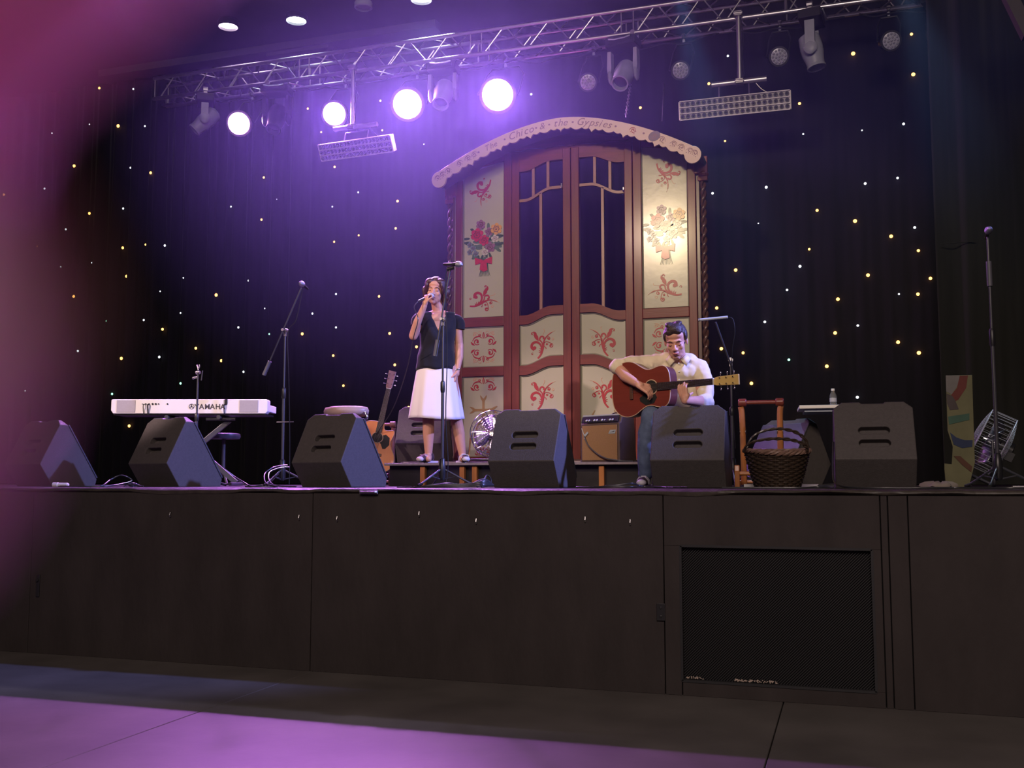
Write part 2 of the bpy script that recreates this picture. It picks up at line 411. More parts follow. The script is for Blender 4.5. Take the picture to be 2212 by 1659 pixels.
# ================================================================ truss and hanging lights
YT = 11.0
ZB, ZT, DY = 6.305, 6.585, 0.28
def X_at(px, py, Y=YT): return at(px, py, Y).x
tr = thing('lighting_truss', 'silver aluminium box truss spanning the stage above the lamps', 'truss')
XL = X_at(332, 190); XR = 2.3
joints = [XL, X_at(657, 150), X_at(1028, 95), X_at(1355, 50), X_at(1682, 12), X_at(2010, -20), XR]
for y in (YT, YT+DY):
    for z in (ZB, ZT):
        MB().cyl((XL, y, z), (XR, y, z), .025, n=12).build('chord', M['alu'], tr, smooth=40)
unit = MB().cyl((0, 0, 0), (0, 0, 1), 1, n=8).mesh('brace', 40); unit.materials.append(M['alu'])
def brace(a, b, r=.009):
    a, b = Vector(a), Vector(b); d = b-a
    o = child('brace', unit, tr, a, d.to_track_quat('Z', 'Y').to_euler(), (r, r, d.length))
def zig(j0, j1, A, B, phase):
    L = j1-j0-.16; n = max(2, 2*round(L/.50)); st_ = L/n
    x = j0+.08
    for i in range(n):
        lo, hi = (A, B) if (i+phase) % 2 == 0 else (B, A)
        brace((x+i*st_+.02, *lo), (x+(i+1)*st_-.02, *hi))
for j, (j0, j1) in enumerate(zip(joints[:-1], joints[1:])):
    F0, F1, B0, B1 = (YT, ZB), (YT, ZT), (YT+DY, ZB), (YT+DY, ZT)
    zig(j0, j1, F0, F1, 0); zig(j0, j1, B0, B1, 1); zig(j0, j1, F0, B0, 1); zig(j0, j1, F1, B1, 0)
    for x in (j0+(.02 if j == 0 else .07), j1-.07):
        if j == 3 and x > j0+.5: continue
        if j == 2 and False: continue
        for a, b in ((F0, F1), (B0, B1)): brace((x, *a), (x, *b))
# small junction box under the left end of the truss
p = at(366, 226, YT+DY)
MB().box((p.x, p.y, p.z), (.22, .05, .03)).box((p.x-.05, p.y, p.z+.05), (.02, .03, .08)).build('end_plate', M['steel'], tr, bevel=.004)
# cables clipped along the lower chords
cb = MB()
for j in range(7):
    x = XL+.8+j*1.35; pts = []
    for i in range(9):
        t = i/8; pts.append((x+t*1.2, YT+DY*.9+.02*math.sin(i*2+j), ZB-.03-.05*math.sin(PI*t)-.015*math.sin(j+i*1.7)))
    cb.tube(smooth_path(pts, 3), .009, 5)
tag(cb.build('truss_cable', M['rubber'], None, smooth=60), 'black cables swagged along the lower back chord of the truss', 'cable')

# lamps -------------------------------------------------------------
def clamp_mesh(mb, x, y, z):
    mb.box((x, y, z), (.04, .07, .05)).cyl((x, y, z-.025), (x, y, z-.09), .008, n=8)
    mb.box((x, y-.045, z-.01), (.03, .02, .03))
    return mb
M['lens_off'] = mat('unlit_led_lens', (0.46, 0.47, 0.56), 0.22, spec=.6, var=0.1, vscale=60)
M['lens_cell'] = mat('unlit_led_cell', (0.30, 0.31, 0.38), 0.12, spec=.7, var=0.1)
def lit_mat(nm, col, e): return mat(nm, col, .4, var=0.0, emit=col, estr=e)
M['lens_lit'] = lit_mat('lit_magenta_lens', (1.0, .42, 1.0), 300)
def par(px, py, lit, label, d=.178, yaw=.30, pitch=22, top=None):
    p = at(px, py, YT-.02)
    t = thing('par_can', label, 'stage lamp', p, 0, 'lamps hung along the truss')
    aim = Matrix.Rotation(yaw, 3, 'Z') @ Matrix.Rotation(math.radians(pitch), 3, 'X')
    # lamp axis points to -y (towards the hall), tilted down
    def T(v): return aim @ Vector(v)
    R4 = aim.to_4x4() @ Matrix.Rotation(PI/2, 4, 'X')
    h = MB()
    r = d/2
    h.lathe([(r*.93, .0), (r*1.16, .0), (r*1.16, -.03), (r*1.02, -.05), (r*1.02, -.17), (r*.75, -.23), (r*.3, -.25)], 24, R4)
    h.build('housing', M['black_metal'], t, smooth=40)
    L = MB().lathe([(r*.94, .004), (r*.6, .012), (r*.1, .016)], 24, R4)
    L.build('lens', M['lens_lit'] if lit else M['lens_off'], t, smooth=60)
    if not lit:
        cells = MB()
        for ring, k in ((0, 1), (r*.36, 6), (r*.72, 12)):
            for i in range(k):
                a = 2*PI*i/k+ring*9
                c = Vector((ring*math.cos(a), -.018+.008*ring/r, ring*math.sin(a)))
                R = aim
                cells.sph(T(c), (r*.15, r*.07, r*.15), 8, 4, aim)
        cells.build('led_cells', M['lens_cell'], t, smooth=60)
    yk = MB()
    zt = ZB-.09-p.z if top is None else top
    hook = (0, .30, ZB-p.z)  # hangs from the rear chord
    yk.tube([T((-r*1.25, .10, 0)), Vector((-r*1.25, .26, zt*.75)), Vector((-r*.9, .30, zt)), Vector((r*.9, .30, zt)), Vector((r*1.25, .28, zt*.75)), T((r*1.25, .10, 0))], .011, 6)
    yk.build('yoke', M['black_metal'], t, smooth=50)
    clamp_mesh(MB(), 0, .30, ZB-p.z).build('clamp', M['steel'], t, bevel=.003)
    MB().box((0, .30, zt+.03), (.028, .035, .045)).build('bolt_block', M['grey_plastic'], t, bevel=.004)
    return t, p
for i, (px, py, d) in enumerate(((516, 267, .29), (722, 246, .29), (880, 225, .36), (1075, 205, .38))):  # lit cans drawn oversized, their glare bloom put into the diameter
    lb = ['leftmost of the four glaring magenta stage lamps', 'second from left of the glaring magenta stage lamps, behind the left drop pipe',
          'third from left of the glaring magenta stage lamps', 'rightmost glaring magenta stage lamp, above the caravan roof end'][i]
    t, p = par(px, py, True, lb, d)
    spot('par_beam', p+Vector((0.03, -.12, -.04)), p+Vector((1.1, -6.2, -5.0)), 1000, MAG, 120, .8, .06)
for px, py, lb in ((1270, 178, 'unlit blue-tinted LED lamp left of the hooded moving head over the caravan'), (1470, 152, 'unlit LED lamp over the right end of the caravan roof'),
                   (1683, 122, 'unlit LED lamp just right of the right drop pipe'), (1925, 88, 'rightmost unlit LED lamp with the palest round lens')):
    par(px, py, False, lb, .185, yaw=.22)

# moving heads ------------------------------------------------------
def moving_head(px, py, label, yaw=0.0, tilt=40, mhead=None, s=1.0, bx=None, side=0):
    p = at(px, py, YT+.02)
    t = thing('moving_head', label, 'stage lamp', p, yaw, 'moving head lamps under the truss')
    zt = ZB-.06-p.z
    b = MB().box((0, 0, zt-.05), (.36*s, .24*s, .10)).box((0, -.115*s, zt-.05), (.28*s, .02, .05))
    b.build('base', M['black_plastic'], t, bevel=.012)
    MB().tube([(-.13*s, -.135*s, zt-.02), (-.06*s, -.14*s, zt-.035), (.06*s, -.14*s, zt-.035), (.13*s, -.135*s, zt-.02)], .008, 6).build('handle', M['grey_plastic'], t, smooth=60)
    for sx in (-1, 1):
        MB().box((sx*.12*s, 0, zt+.035), (.03, .05, .11)).cyl((sx*.12*s, -.03, zt+.06), (sx*.12*s, .03, zt+.06), .034, n=10).build('clamp', M['alu'], t, bevel=.003)
    for sx in (-1, 1):
        a = MB(); a.prism([(-.02, .06), (.02, .06), (.026, zt*.3), (.02, zt-.10), (-.02, zt-.10), (-.026, zt*.3)], -.05*s, .05*s, Matrix.Translation((sx*.155*s, 0, -.03)))
        a.sph((sx*.155*s, 0, .0), (.028, .075*s, .085*s), 12, 8)
        a.build('yoke_arm', mhead or M['black_plastic'], t, smooth=50)
    R4 = Matrix.Rotation(math.radians(tilt), 4, 'X') @ Matrix.Rotation(PI/2, 4, 'X')
    r = .115*s
    MB().lathe([(r*.55, -.20), (r*.95, -.17), (r*1.05, -.05), (r, .03), (r*.86, .10), (r*.80, .16), (r*.86, .165), (r*.86, .19), (r*.72, .19), (r*.68, .12)], 24, R4).build('head', mhead or M['black_plastic'], t, smooth=40)
    MB().lathe([(r*.68, .125), (r*.4, .135), (.005, .138)], 20, R4).build('lens', M['glass_dark'], t, smooth=60)
    return t
M['glass_dark'] = mat('dark_lens_glass', (.03, .03, .04), .08, spec=.8)
M['grey_head'] = mat('satin_blue_grey_plastic', (.34, .36, .42), .4)
moving_head(443, 262, 'moving head lamp at the left end of the truss, tilted to the left', -1.0, 45, M['grey_head'], .9)
moving_head(597, 258, 'moving head lamp between the first two lit magenta lamps', .2, 60, None, 1.0)
moving_head(957, 205, 'moving head lamp between the third and fourth magenta lamps', .1, 55, M['grey_head'], 1.0)
moving_head(1347, 163, 'grey-blue moving head lamp above the caravan roof centre', -.15, 48, M['grey_head'], 1.0)
moving_head(1755, 112, 'moving head lamp turned away, right of the right blinder hanger', 1.45, 78, M['grey_head'], 1.0)
moving_head(2028, 78, 'dim moving head lamp at the far right of the truss', 1.2, 82, None, 1.0)

# drop pipes with matrix blinders -----------------------------------
def hanger(px, py_top, py_bar, xl, xr, label):
    pt, pb = at(px, py_top, YT), at(px, py_bar, YT-.02)
    t = thing('drop_pipe', label, 'pipe hanger', (pt.x, YT-.03, ZB-.03))
    dz = pb.z-(ZB-.03)
    MB().cyl((0, 0, .09), (0, 0, dz), .030, n=14).build('pipe', M['alu'], t, smooth=40)
    a = at(xl, py_bar, YT).x-pt.x; b = at(xr, py_bar, YT).x-pt.x
    MB().cyl((a, -.035, dz), (b, -.035, dz), .030, n=14).build('cross_pipe', M['alu'], t, smooth=40)
    for z in (.05, dz):
        MB().box((0, -.02, z), (.085, .11, .055)).cyl((-.05, -.06, z), (.05, -.06, z), .02, n=8).box((0, .03, z+.02), (.05, .03, .08)).build('clamp', M['steel'], t, bevel=.005)
    w = MB().tube(smooth_path([(.02, -.03, .05), (.05, -.045, dz*.3), (.035, -.035, dz*.6), (.05, -.05, dz*.9), (.02, -.06, dz-.02)], 5), .006, 5)
    w.build('cable', M['rubber'], t, smooth=60)
    return t, dz
def blinder(P, label, rz, tilt, W=1.02, m_case=None, rows=3, cols=20, drop=.12):
    t = thing('blinder_bar', label, 'stage lamp', P, rz, 'matrix blinder bars on the drop pipes')
    R = Matrix.Rotation(math.radians(tilt), 4, 'X')   # face looks at -y, tilted downwards when positive
    H, D = .20, .10
    def tf(mb):
        mb.v = [tuple(R @ Vector(v)) for v in mb.v]; return mb
    tf(MB().prism([(-W/2, -H/2), (W/2, -H/2), (W/2, H/2), (-W/2, H/2)], .012, .04)).build('face_plate', m_case, t, bevel=.002)
    tf(MB().loft([[(-W/2, .012, -H/2), (W/2, .012, -H/2), (W/2, .012, H/2), (-W/2, .012, H/2)], [(-W/2+.01, D, -H/2+.04), (W/2-.01, D, -H/2+.04), (W/2-.01, D, H/2), (-W/2+.01, D, H/2)]])).build('housing', m_case, t, bevel=.008)
    for sx in (-1, 1):
        tf(MB().box((sx*(W/2+.006), .05, 0), (.012, .09, H))).build('end_cap', M['white_plastic'], t, bevel=.006)
    fr = MB()
    for i in range(rows+1):
        z = -H/2+H*i/rows; fr.box((0, .004, z), (W, .016, .010))
    tf(fr).build('ridge', m_case, t, bevel=.001)
    r = .0222
    ring = MB().lathe([(r, 0), (r*1.06, .010), (r*.86, .010), (r*.5, .003), (r*.1, .001)], 14, Matrix.Rotation(PI/2, 4, 'X'), caps=False).mesh('reflector', 40); ring.materials.append(M['steel_dark'])
    led = MB().sph((0, 0, 0), (r*.42, r*.3, r*.42), 8, 5).mesh('emitter', 60); led.materials.append(M['glass_dark'])
    for i in range(rows):
        for k in range(cols):
            c = R @ Vector((-W/2+W*(k+.5)/cols, .010, -H/2+H*(i+.5)/rows))
            o = child('reflector', ring, t, c, (math.radians(tilt), 0, 0))
            child('emitter', led, o, (0, -.002, 0))
    bk = MB()
    for sx in (-.16, .16):
        bk.tube([R @ Vector((sx, .06, H/2-.01)), Vector((sx, .05, H/2+drop))], .008, 6)
    bk.tube([(-.16, .05, H/2+drop), (.16, .05, H/2+drop)], .008, 6)
    bk.build('bracket', M['steel'], t, smooth=50)
    MB().tube(smooth_path([(.36*W, .05, H/2-.01), (.25*W, .06, H/2+.07), (.16*W, .05, H/2+drop+.05)], 5), .004, 5).build('safety_wire', M['steel'], t, smooth=60)
M['steel_dark'] = mat('dark_reflector_cup', (.09, .09, .11), .55, 0.0)
M['case_pale'] = mat('pale_lavender_case', (.62, .60, .66), .45)
hanger(766, 160, 277, 727, 820, 'silver drop pipe and short cross pipe left, among the lit lamps')
pb = at(768, 322, YT-.08)
blinder((pb.x, YT-.10, pb.z), 'left pale blinder bar with three rows of cells, washed pink', math.radians(-4), 28, 1.0, M['case_pale'], drop=.13)
hanger(1596, 45, 180, 1539, 1657, 'silver drop pipe and cross pipe right, over the dark star cloth')
pb = at(1586, 229, YT-.08)
blinder((pb.x, YT-.10, pb.z), 'right grey blinder bar with three rows of round cells', math.radians(1), 12, 1.17, M['case_pale'], drop=.16)

# ceiling downlights ------------------------------------------------
for i, (px, py, r, col, e, lb) in enumerate(((493, 58, .125, (1.0, .74, 1.0), 14, 'round ceiling lamp shining pinkish white, leftmost of three lit'), (640, 45, .13, (.86, .96, 1.0), 14, 'round ceiling lamp shining bluish white, centre of three lit'),
                                             (910, 0, .13, (.90, .96, 1.0), 14, 'round ceiling lamp cut by the top of the picture'), (785, 17, .10, None, 0, 'unlit grey round ceiling lamp'))):
    p = on(px, py, 7.12)
    t = thing('ceiling_lamp', lb, 'ceiling lamp', (p.x, p.y, 7.2), 0, 'round lamps in the ceiling')
    MB().lathe([(r*1.02, 0), (r*1.12, -.02), (r*1.12, -.075), (r*.98, -.085), (r*.98, -.02)], 28, caps=False).build('rim', M['black_metal'] if col else M['grey_plastic'], t, smooth=40)
    MB().lathe([(r, -.05), (r*.7, -.062), (.004, -.068)], 28).build('diffuser', lit_mat('lit_ceiling_lens', col, e) if col else M['grey_plastic'], t, smooth=60)
    if col: spot('ceiling_beam', (p.x, p.y, 7.09), (p.x+.2, p.y-2.2, 1.2), 160, col, 52, .6, .1)

# chain and hook wire that hold the caravan roof ---------------------
ch = thing('chain', 'short steel chain hanging from the truss to the caravan roof', 'chain')
a, b = Vector((at(1362, 182, YT+.1).x, YT+.1, at(1362, 182, YT+.1).z)), Vector((at(1352, 252, 10.2).x, 10.2, at(1352, 252, 10.2).z))
nl = 18; d = (b-a)
lk = MB(); pts = []
for i in range(16):
    q = 2*PI*i/16; pts.append((.012*math.cos(q), 0, .030*math.sin(q)))
lkm = lk.tube(pts, .0045, 5, closed=True).mesh('link', 60); lkm.materials.append(M['steel'])
for i in range(nl):
    c = a+d*(i+.5)/nl
    e = d.to_track_quat('Z', 'Y').to_matrix().to_4x4() @ Matrix.Rotation(PI/2*(i % 2), 4, 'Z')
    child('link', lkm, ch, c, e.to_euler(), (1, 1, d.length/nl/.048))
a, b = at(1434, 180, YT+.15), at(1430, 262, 10.25)
tag(MB().tube([a, (a+b)/2+Vector((0, 0, -.01)), b], .004, 5).build('hanging_wire', M['steel'], None, smooth=60), 'thin wire hanging from the truss right of the chain', 'wire')
# ================================================================ caravan facade
YV = 10.2; CX = -2.681
cv = thing('caravan_facade', 'tall mahogany gypsy caravan front with painted cream panels and double doors', 'stage set', (CX, YV, 0))
ZBOT = 1.46
def ssm(t): t = max(0, min(1, t)); return t*t*(3-2*t)
def scurve(s, z_out, z_in, n=16):
    # wavy rail from the outer end to the joint; s = -1 left leaf, 1 right leaf
    xo, xi = .572, .090; pts = []
    for i in range(n+1):
        t = i/n; x = xo+(xi-xo)*t
        k = ssm((t-.12)/.62)
        pts.append((s*x, z_out+(z_in-z_out)*k))
    return pts if s < 0 else pts[::-1]
def arc(x): return 4.76-.105*abs(x)**1.9   # top line of the side panels
# ---- painted scroll work: flat relief strokes
_lift = [0]
def lift():
    _lift[0] = (_lift[0]+1) % 13
    return -.003-.00025*_lift[0]
def ribbon(mb, pts, ws, y=None):
    y = lift()
    A = []; B = []; n = len(pts)
    for i in range(n):
        p = Vector(pts[i]); d = Vector(pts[min(i+1, n-1)])-Vector(pts[max(i-1, 0)])
        if d.length < 1e-9: d = Vector((1, 0))
        d.normalize(); q = Vector((-d.y, d.x))*ws[i]/2
        A.append((p.x+q.x, p.y+q.y)); B.append((p.x-q.x, p.y-q.y))
    mb.quadstrip(A, B, y, 0.0)
def sp2(pts, k=6):
    return [(p.x, p.y) for p in smooth_path([Vector((a, b, 0)) for a, b in pts], k)]
def stroke(mb, pts, w0, w1, w2=None, k=6, tf=None):
    P = sp2(pts, k); n = len(P); ws = []
    for i in range(n):
        t = i/(n-1)
        ws.append(w0+(w1-w0)*t*2 if t < .5 else w1+((w2 if w2 is not None else w0)-w1)*(t-.5)*2)
    if tf: P = [tf(a, b) for a, b in P]; sc_ = tf.s
    else: sc_ = 1
    ribbon(mb, P, [max(w*sc_, .0015) for w in ws])
def curl(mb, c, r, a0, turns, w, tf):
    pts = []
    n = int(14*abs(turns))+6
    for i in range(n+1):
        t = i/n; a = a0+2*PI*turns*t; rr = r*(1-.72*t)
        pts.append((c[0]+rr*math.cos(a), c[1]+rr*math.sin(a)))
    P = [tf(*p) for p in pts]
    ribbon(mb, P, [w*tf.s*(.45+.9*i/n) for i in range(n+1)])
    # ball at the end of the curl
    blob(mb, pts[-1], w*.95, w*.95, 0, tf)
def blob(mb, c, rx, ry, ang, tf, n=10):
    o = []
    for i in range(n):
        a = 2*PI*i/n; x, y = rx*math.cos(a), ry*math.sin(a)
        o.append(tf(c[0]+x*math.cos(ang)-y*math.sin(ang), c[1]+x*math.sin(ang)+y*math.cos(ang)))
    mb.prism(o, lift(), 0)
class TF:
    def __init__(s, cx, cz, sc, rot=0, flip=1): s.c = (cx, cz); s.s = sc; s.r = rot; s.f = flip
    def __call__(s, x, y):
        x *= s.f
        return (s.c[0]+s.s*(x*math.cos(s.r)-y*math.sin(s.r)), s.c[1]+s.s*(x*math.sin(s.r)+y*math.cos(s.r)))
def scroll_motif(par, cx, cz, sc, rot=0, flip=1, y=0.0):
    # stem rising from a point, big curl at one side, leaf at the top, small curls opposite
    tf = TF(cx, cz, sc, rot, flip)
    a = MB()
    stroke(a, [(-.25, -1.0), (-.02, -.70), (.10, -.30), (.16, .10), (.36, .42), (.72, .66)], .10, .12, .015, tf=tf)
    stroke(a, [(-.05, -.72), (.0, -.40), (-.10, -.10), (-.36, .06), (-.62, -.05), (-.66, -.28), (-.48, -.42)], .07, .15, .20, tf=tf)
    blob(a, (-.50, -.33), .15, .12, .4, tf, 14)
    stroke(a, [(.06, -.35), (.02, .0), (-.14, .20), (-.04, .40), (.13, .36), (.12, .22)], .05, .10, .10, tf=tf)
    stroke(a, [(-.20, .12), (-.40, .36), (-.42, .62), (-.56, .74)], .03, .20, .02, tf=tf)
    stroke(a, [(-.22, .15), (-.30, .42), (-.52, .66)], .02, .12, .02, tf=tf)
    curl(a, (-.62, .60), .13, -1.0, .8, .05, tf)
    for q in ((-.02, -.62, -.20, -.62), (.0, -.52, -.20, -.48), (.05, -.42, -.14, -.34)):
        stroke(a, [(q[0], q[1]-.1), ((q[0]+q[2])/2, q[1]), (q[2], q[3])], .06, .06, .012, k=3, tf=tf)
    curl(a, (.46, .26), .12, 2.4, -.9, .06, tf)
    stroke(a, [(.14, -.05), (.30, .06), (.52, .0), (.66, -.10)], .03, .045, .04, tf=tf)
    curl(a, (.62, -.20), .15, 1.4, -.95, .07, tf)
    curl(a, (.34, -.10), .08, 1.2, -.8, .05, tf)
    stroke(a, [(.12, -.22), (.24, -.28), (.30, -.40)], .02, .04, .06, tf=tf)
    curl(a, (-.62, -.70), .09, .6, .8, .03, tf)
    o = a.build('painted_scroll', M['red_paint'], par); o.location = (0, y, 0); o['kind'] = 'stuff'
    b = MB()
    stroke(b, [(.30, .36), (.52, .60), (.92, .74)], .02, .03, .008, tf=tf)
    stroke(b, [(.05, .45), (.20, .78), (.10, .86)], .015, .03, .01, tf=tf)
    curl(b, (.72, .20), .11, 2.0, -.9, .03, tf)
    stroke(b, [(-.30, -.98), (-.05, -.76), (.05, -.4)], .03, .03, .01, tf=tf)
    o = b.build('painted_tendril', M['pale_red_paint'], par); o.location = (0, y+.0015, 0); o['kind'] = 'stuff'
def wreath(par, cx, cz, sc, y=0.0, half=False):
    a = MB(); b = MB()
    for fx in (-1, 1):
        for fz in ((1,) if half else (-1, 1)):
            class T2:
                s = sc
                def __call__(q, u, v): return (cx+fx*u*sc, cz+fz*v*sc)
            tf = T2()
            z0 = .10
            curl(a, (.50, z0+.30), .24, -2.4, .95*1, .09, tf)
            stroke(a, [(.10, z0+.52), (.34, z0+.66), (.66, z0+.58), (.82, z0+.34)], .02, .09, .03, tf=tf)
            stroke(a, [(.66, z0+.05), (.82, z0+.16), (.94, z0+.30)], .04, .15, .02, tf=tf)
            curl(a, (.28, z0+.74), .11, -.5, .9, .05, tf)
            stroke(a, [(.02, z0+.50), (.05, z0+.72), (.01, z0+.95)], .02, .07, .02, tf=tf)
            curl(b, (.66, z0+.80), .13, -1.2, .9, .04, tf)
            stroke(b, [(.36, z0+.72), (.52, z0+.92), (.80, z0+.98)], .01, .035, .01, tf=tf)
            stroke(b, [(.12, z0+.86), (.26, z0+1.0), (.40, z0+.98)], .01, .03, .01, tf=tf)
            for q in range(4):
                blob(b, (.18+.18*q, z0+1.02-.09*q), .022, .022, 0, tf, 7)
    o = a.build('painted_scroll', M['red_paint'] , par); o.location = (0, y, 0); o['kind'] = 'stuff'
    o = b.build('painted_tendril', M['pale_red_paint'], par); o.location = (0, y+.0015, 0); o['kind'] = 'stuff'

def cream(name, outline, y, inset=.030, label=None):
    o = MB().prism(outline, y, y+.02).build(name, M['cream'], cv, bevel=.002, seg=1)
    # raised bead round the panel
    n = len(outline); cxm = sum(p[0] for p in outline)/n; czm = sum(p[1] for p in outline)/n
    pts = [Vector((p[0], y-.003, p[1])) for p in outline]
    MB().tube(pts, .011, 6, closed=True).build('bead', M['bead'], o, smooth=60)
    if label: o['label'] = label
    return o
PY = .012      # panels sit back from the frame
FY0, FY1 = -.022, .030
# ---- frame
def stile(x0, x1, z0, z1, m=None, y0=FY0, y1=FY1, name='stile', bv=.006):
    o = MB().box(((x0+x1)/2, (y0+y1)/2, (z0+z1)/2), (x1-x0, y1-y0, z1-z0)).build(name, m or M['wood'], cv, bevel=bv)
    return o
for s in (-1, 1):
    def sx(a, b): return (min(s*a, s*b), max(s*a, s*b))
    stile(*sx(1.222, 1.304), ZBOT, 4.52); stile(*sx(.660, .748), ZBOT, 4.83); stile(*sx(.572, .655), ZBOT, 4.76, y0=FY0-.006)
    # corner post with twisted carving
    stile(*sx(1.306, 1.345), ZBOT, 4.34, M['dark_wood'], -.012, .05, 'corner_strip')
    tw = MB(); hel = []
    for k in range(2):
        pts = []
        for i in range(150):
            z = ZBOT+.02+(4.26-ZBOT)*i/149; a = i*.62+k*PI
            pts.append((s*1.378+.017*math.cos(a), .02+.017*math.sin(a), z))
        tw.tube(pts, .019, 6)
    tw.build('twisted_column', M['dark_wood'], cv, smooth=60)
    MB().box((s*1.378, .02, 4.30), (.10, .09, .05)).lathe([(.05, 4.325), (.062, 4.36), (.03, 4.40)], 12, Matrix.Translation((s*1.378, .02, 0))).build('column_capital', M['wood'], cv, bevel=.008)
    MB().box((s*1.36, .0, 4.44), (.14, .06, .18)).build('eaves_block', M['wood'], cv, bevel=.01)
    # horizontal rails of the side bay
    for z0, z1 in ((2.893, 2.995), (2.358, 2.458), (ZBOT, 1.50)):
        stile(*sx(.748, 1.222), z0, z1, M['wood_rail'], name='rail')
    # side panels
    top = [(.748+(1.222-.748)*i/8, arc(.748+(1.222-.748)*i/8)) for i in range(9)]
    o1 = [(s*.753, 3.0)]+[(s*x, z) for x, z in top]+[(s*1.217, 3.0)]
    if s > 0: o1 = o1
    p1 = cream('upper_panel', o1, PY, label='tall cream panel painted with a flower bouquet' if s < 0 else 'tall glossy cream panel with flowers under a bright warm glare')
    p2 = cream('middle_panel', [(s*.753, 2.463), (s*.753, 2.888), (s*1.217, 2.888), (s*1.217, 2.463)], PY, label='square cream panel with a red scroll wreath')
    p3 = cream('lower_panel', [(s*.753, 1.503), (s*.753, 2.353), (s*1.217, 2.353), (s*1.217, 1.503)], PY, label='cream lower panel with a gold cross' if s < 0 else None)
    cxp = s*.985
    wreath(p2, cxp, 2.675, .155, PY)
    wreath(p3, cxp, 2.185, .155, PY, half=True)
    g = MB(); tf = TF(cxp, 2.03, 1)
    for a in range(4):
        tt = TF(cxp, 2.00, 1, a*PI/2)
        stroke(g, [(0, .0), (0, .06), (0, .115)], .026, .026, .03, tf=tt)
        for q in (-1, 1): stroke(g, [(0, .10), (q*.02, .125), (q*.035, .155)], .03, .022, .006, tf=tt)
    stroke(g, [(0, 1.88), (-.05, 1.86), (-.075, 1.80), (-.05, 1.73), (.02, 1.68)], .02, .026, .02, tf=TF(cxp, 0, 1))
    stroke(g, [(0, 1.88), (.05, 1.86), (.075, 1.80), (.05, 1.73), (-.02, 1.68)], .02, .026, .02, tf=TF(cxp, 0, 1))
    o = g.build('painted_cross', M['gold_paint'], p3); o.location = (0, PY, 0)
    wreath(p3, cxp, 1.50, .10, PY, half=True)
    # scrolls above and below the bouquet
    scroll_motif(p1, cxp+s*.02, 4.38, .155, rot=(2.6 if s < 0 else -2.6)+.35*s, flip=s, y=PY)
    scroll_motif(p1, cxp, 3.19, .165, rot=.95*s if s > 0 else -.95, flip=-s, y=PY)
    bq = PY
    P = lambda dx, dz: (cxp+dx, 3.83+dz)
    gr = MB(); dk = MB(); rd = MB(); pk = MB(); yl = MB(); pu = MB(); wh = MB()
    tf1 = TF(cxp, 3.83, 1)
    rr = random.Random(5)
    for i in range(34):
        a = rr.random()*2*PI; q = .06+.14*rr.random()
        blob(gr, (q*math.cos(a)*.95, q*math.sin(a)*1.0-.02), .040, .017, a+rr.uniform(-.7, .7), tf1, 8)
    for i in range(18):
        a = rr.random()*2*PI; q = .12+.09*rr.random()
        blob(dk, (q*math.cos(a), q*math.sin(a)-.02), .042, .014, a+rr.uniform(-.5, .5), tf1, 8)
    for k in range(9):
        stroke(dk, [(-.02+.008*k, -.20), (-.03+.010*k, -.30), (-.055+.016*k, -.385)], .008, .008, .003, k=3, tf=tf1)
    sh = MB()
    def rose(mb, c, r, n=5):
        blob(mb, c, r*.7, r*.7, 0, tf1, 12)
        for k in range(n):
            a = 2*PI*k/n+.4; blob(mb, (c[0]+r*.55*math.cos(a), c[1]+r*.55*math.sin(a)), r*.48, r*.40, a, tf1, 9); stroke(sh, [(c[0]+r*.62*math.cos(a-.6), c[1]+r*.62*math.sin(a-.6)), (c[0]+r*.42*math.cos(a), c[1]+r*.42*math.sin(a)), (c[0]+r*.62*math.cos(a+.6), c[1]+r*.62*math.sin(a+.6))], r*.03, r*.10, r*.03, k=3, tf=tf1)
        curl(sh, c, r*.30, c[0]*90, .9, r*.09, tf1)
    rose(rd, (-.075, .075), .075, 6); rose(rd, (.005, .010), .060, 6)
    rose(yl, (.145, .125), .066, 6); rose(pu, (-.035, .185), .055, 6); rose(pu, (.06, .10), .050); rose(pu, (.075, -.07), .06)
    rose(wh, (.13, .02), .045); rose(wh, (.015, -.12), .040)
    for c in ((-.12, -.07), (-.16, -.11), (-.09, -.13), (-.16, -.03)): rose(pk, c, .034)
    for k in (-1, 1): rd.prism([tf1(*q) for q in ((k*.008, -.205), (k*.10, -.175), (k*.095, -.255), (k*.02, -.235))], lift(), 0)
    rd.prism([tf1(*q) for q in ((-.03, -.21), (.03, -.21), (.045, -.32), (0, -.335), (-.045, -.31))], lift(), 0)
    for nm, mb, mc, dy in (('painted_leaves', gr, (.10, .17, .12), 0), ('painted_stems', dk, (.045, .085, .055), -.001), ('painted_red_roses', rd, (.55, .03, .07), -.003),
                           ('painted_yellow_rose', yl, (.72, .38, .08), -.003), ('painted_purple_roses', pu, (.30, .14, .24), -.002), ('painted_white_flowers', wh, (.62, .58, .52), -.003), ('painted_blue_flowers', pk, (.20, .27, .33), -.002), ('painted_petal_shading', sh, (.16, .05, .08), -.0045)):
        o = mb.build(nm, mat(nm, mc, .3, var=.3, vscale=40, coat=.3), p1); o.location = (0, PY+dy*2.5, 0); o['kind'] = 'stuff'
    # ---- door leaf
    zt = [(.572, 4.555), (.090, 4.645)]
    leafname = 'door_leaf'
    lo, hi = scurve(s, 2.893, 2.989), scurve(s, 2.990, 3.080)
    MB().quadstrip(lo, hi, FY0, FY1).build('wavy_rail', M['wood_rail'], cv)
    lo, hi = scurve(s, 2.356, 2.446), scurve(s, 2.456, 2.548)
    MB().quadstrip(lo, hi, FY0, FY1).build('wavy_rail', M['wood_rail'], cv)
    lo = scurve(s, 4.553, 4.645); hi = [(x, 4.76) for x, z in lo]
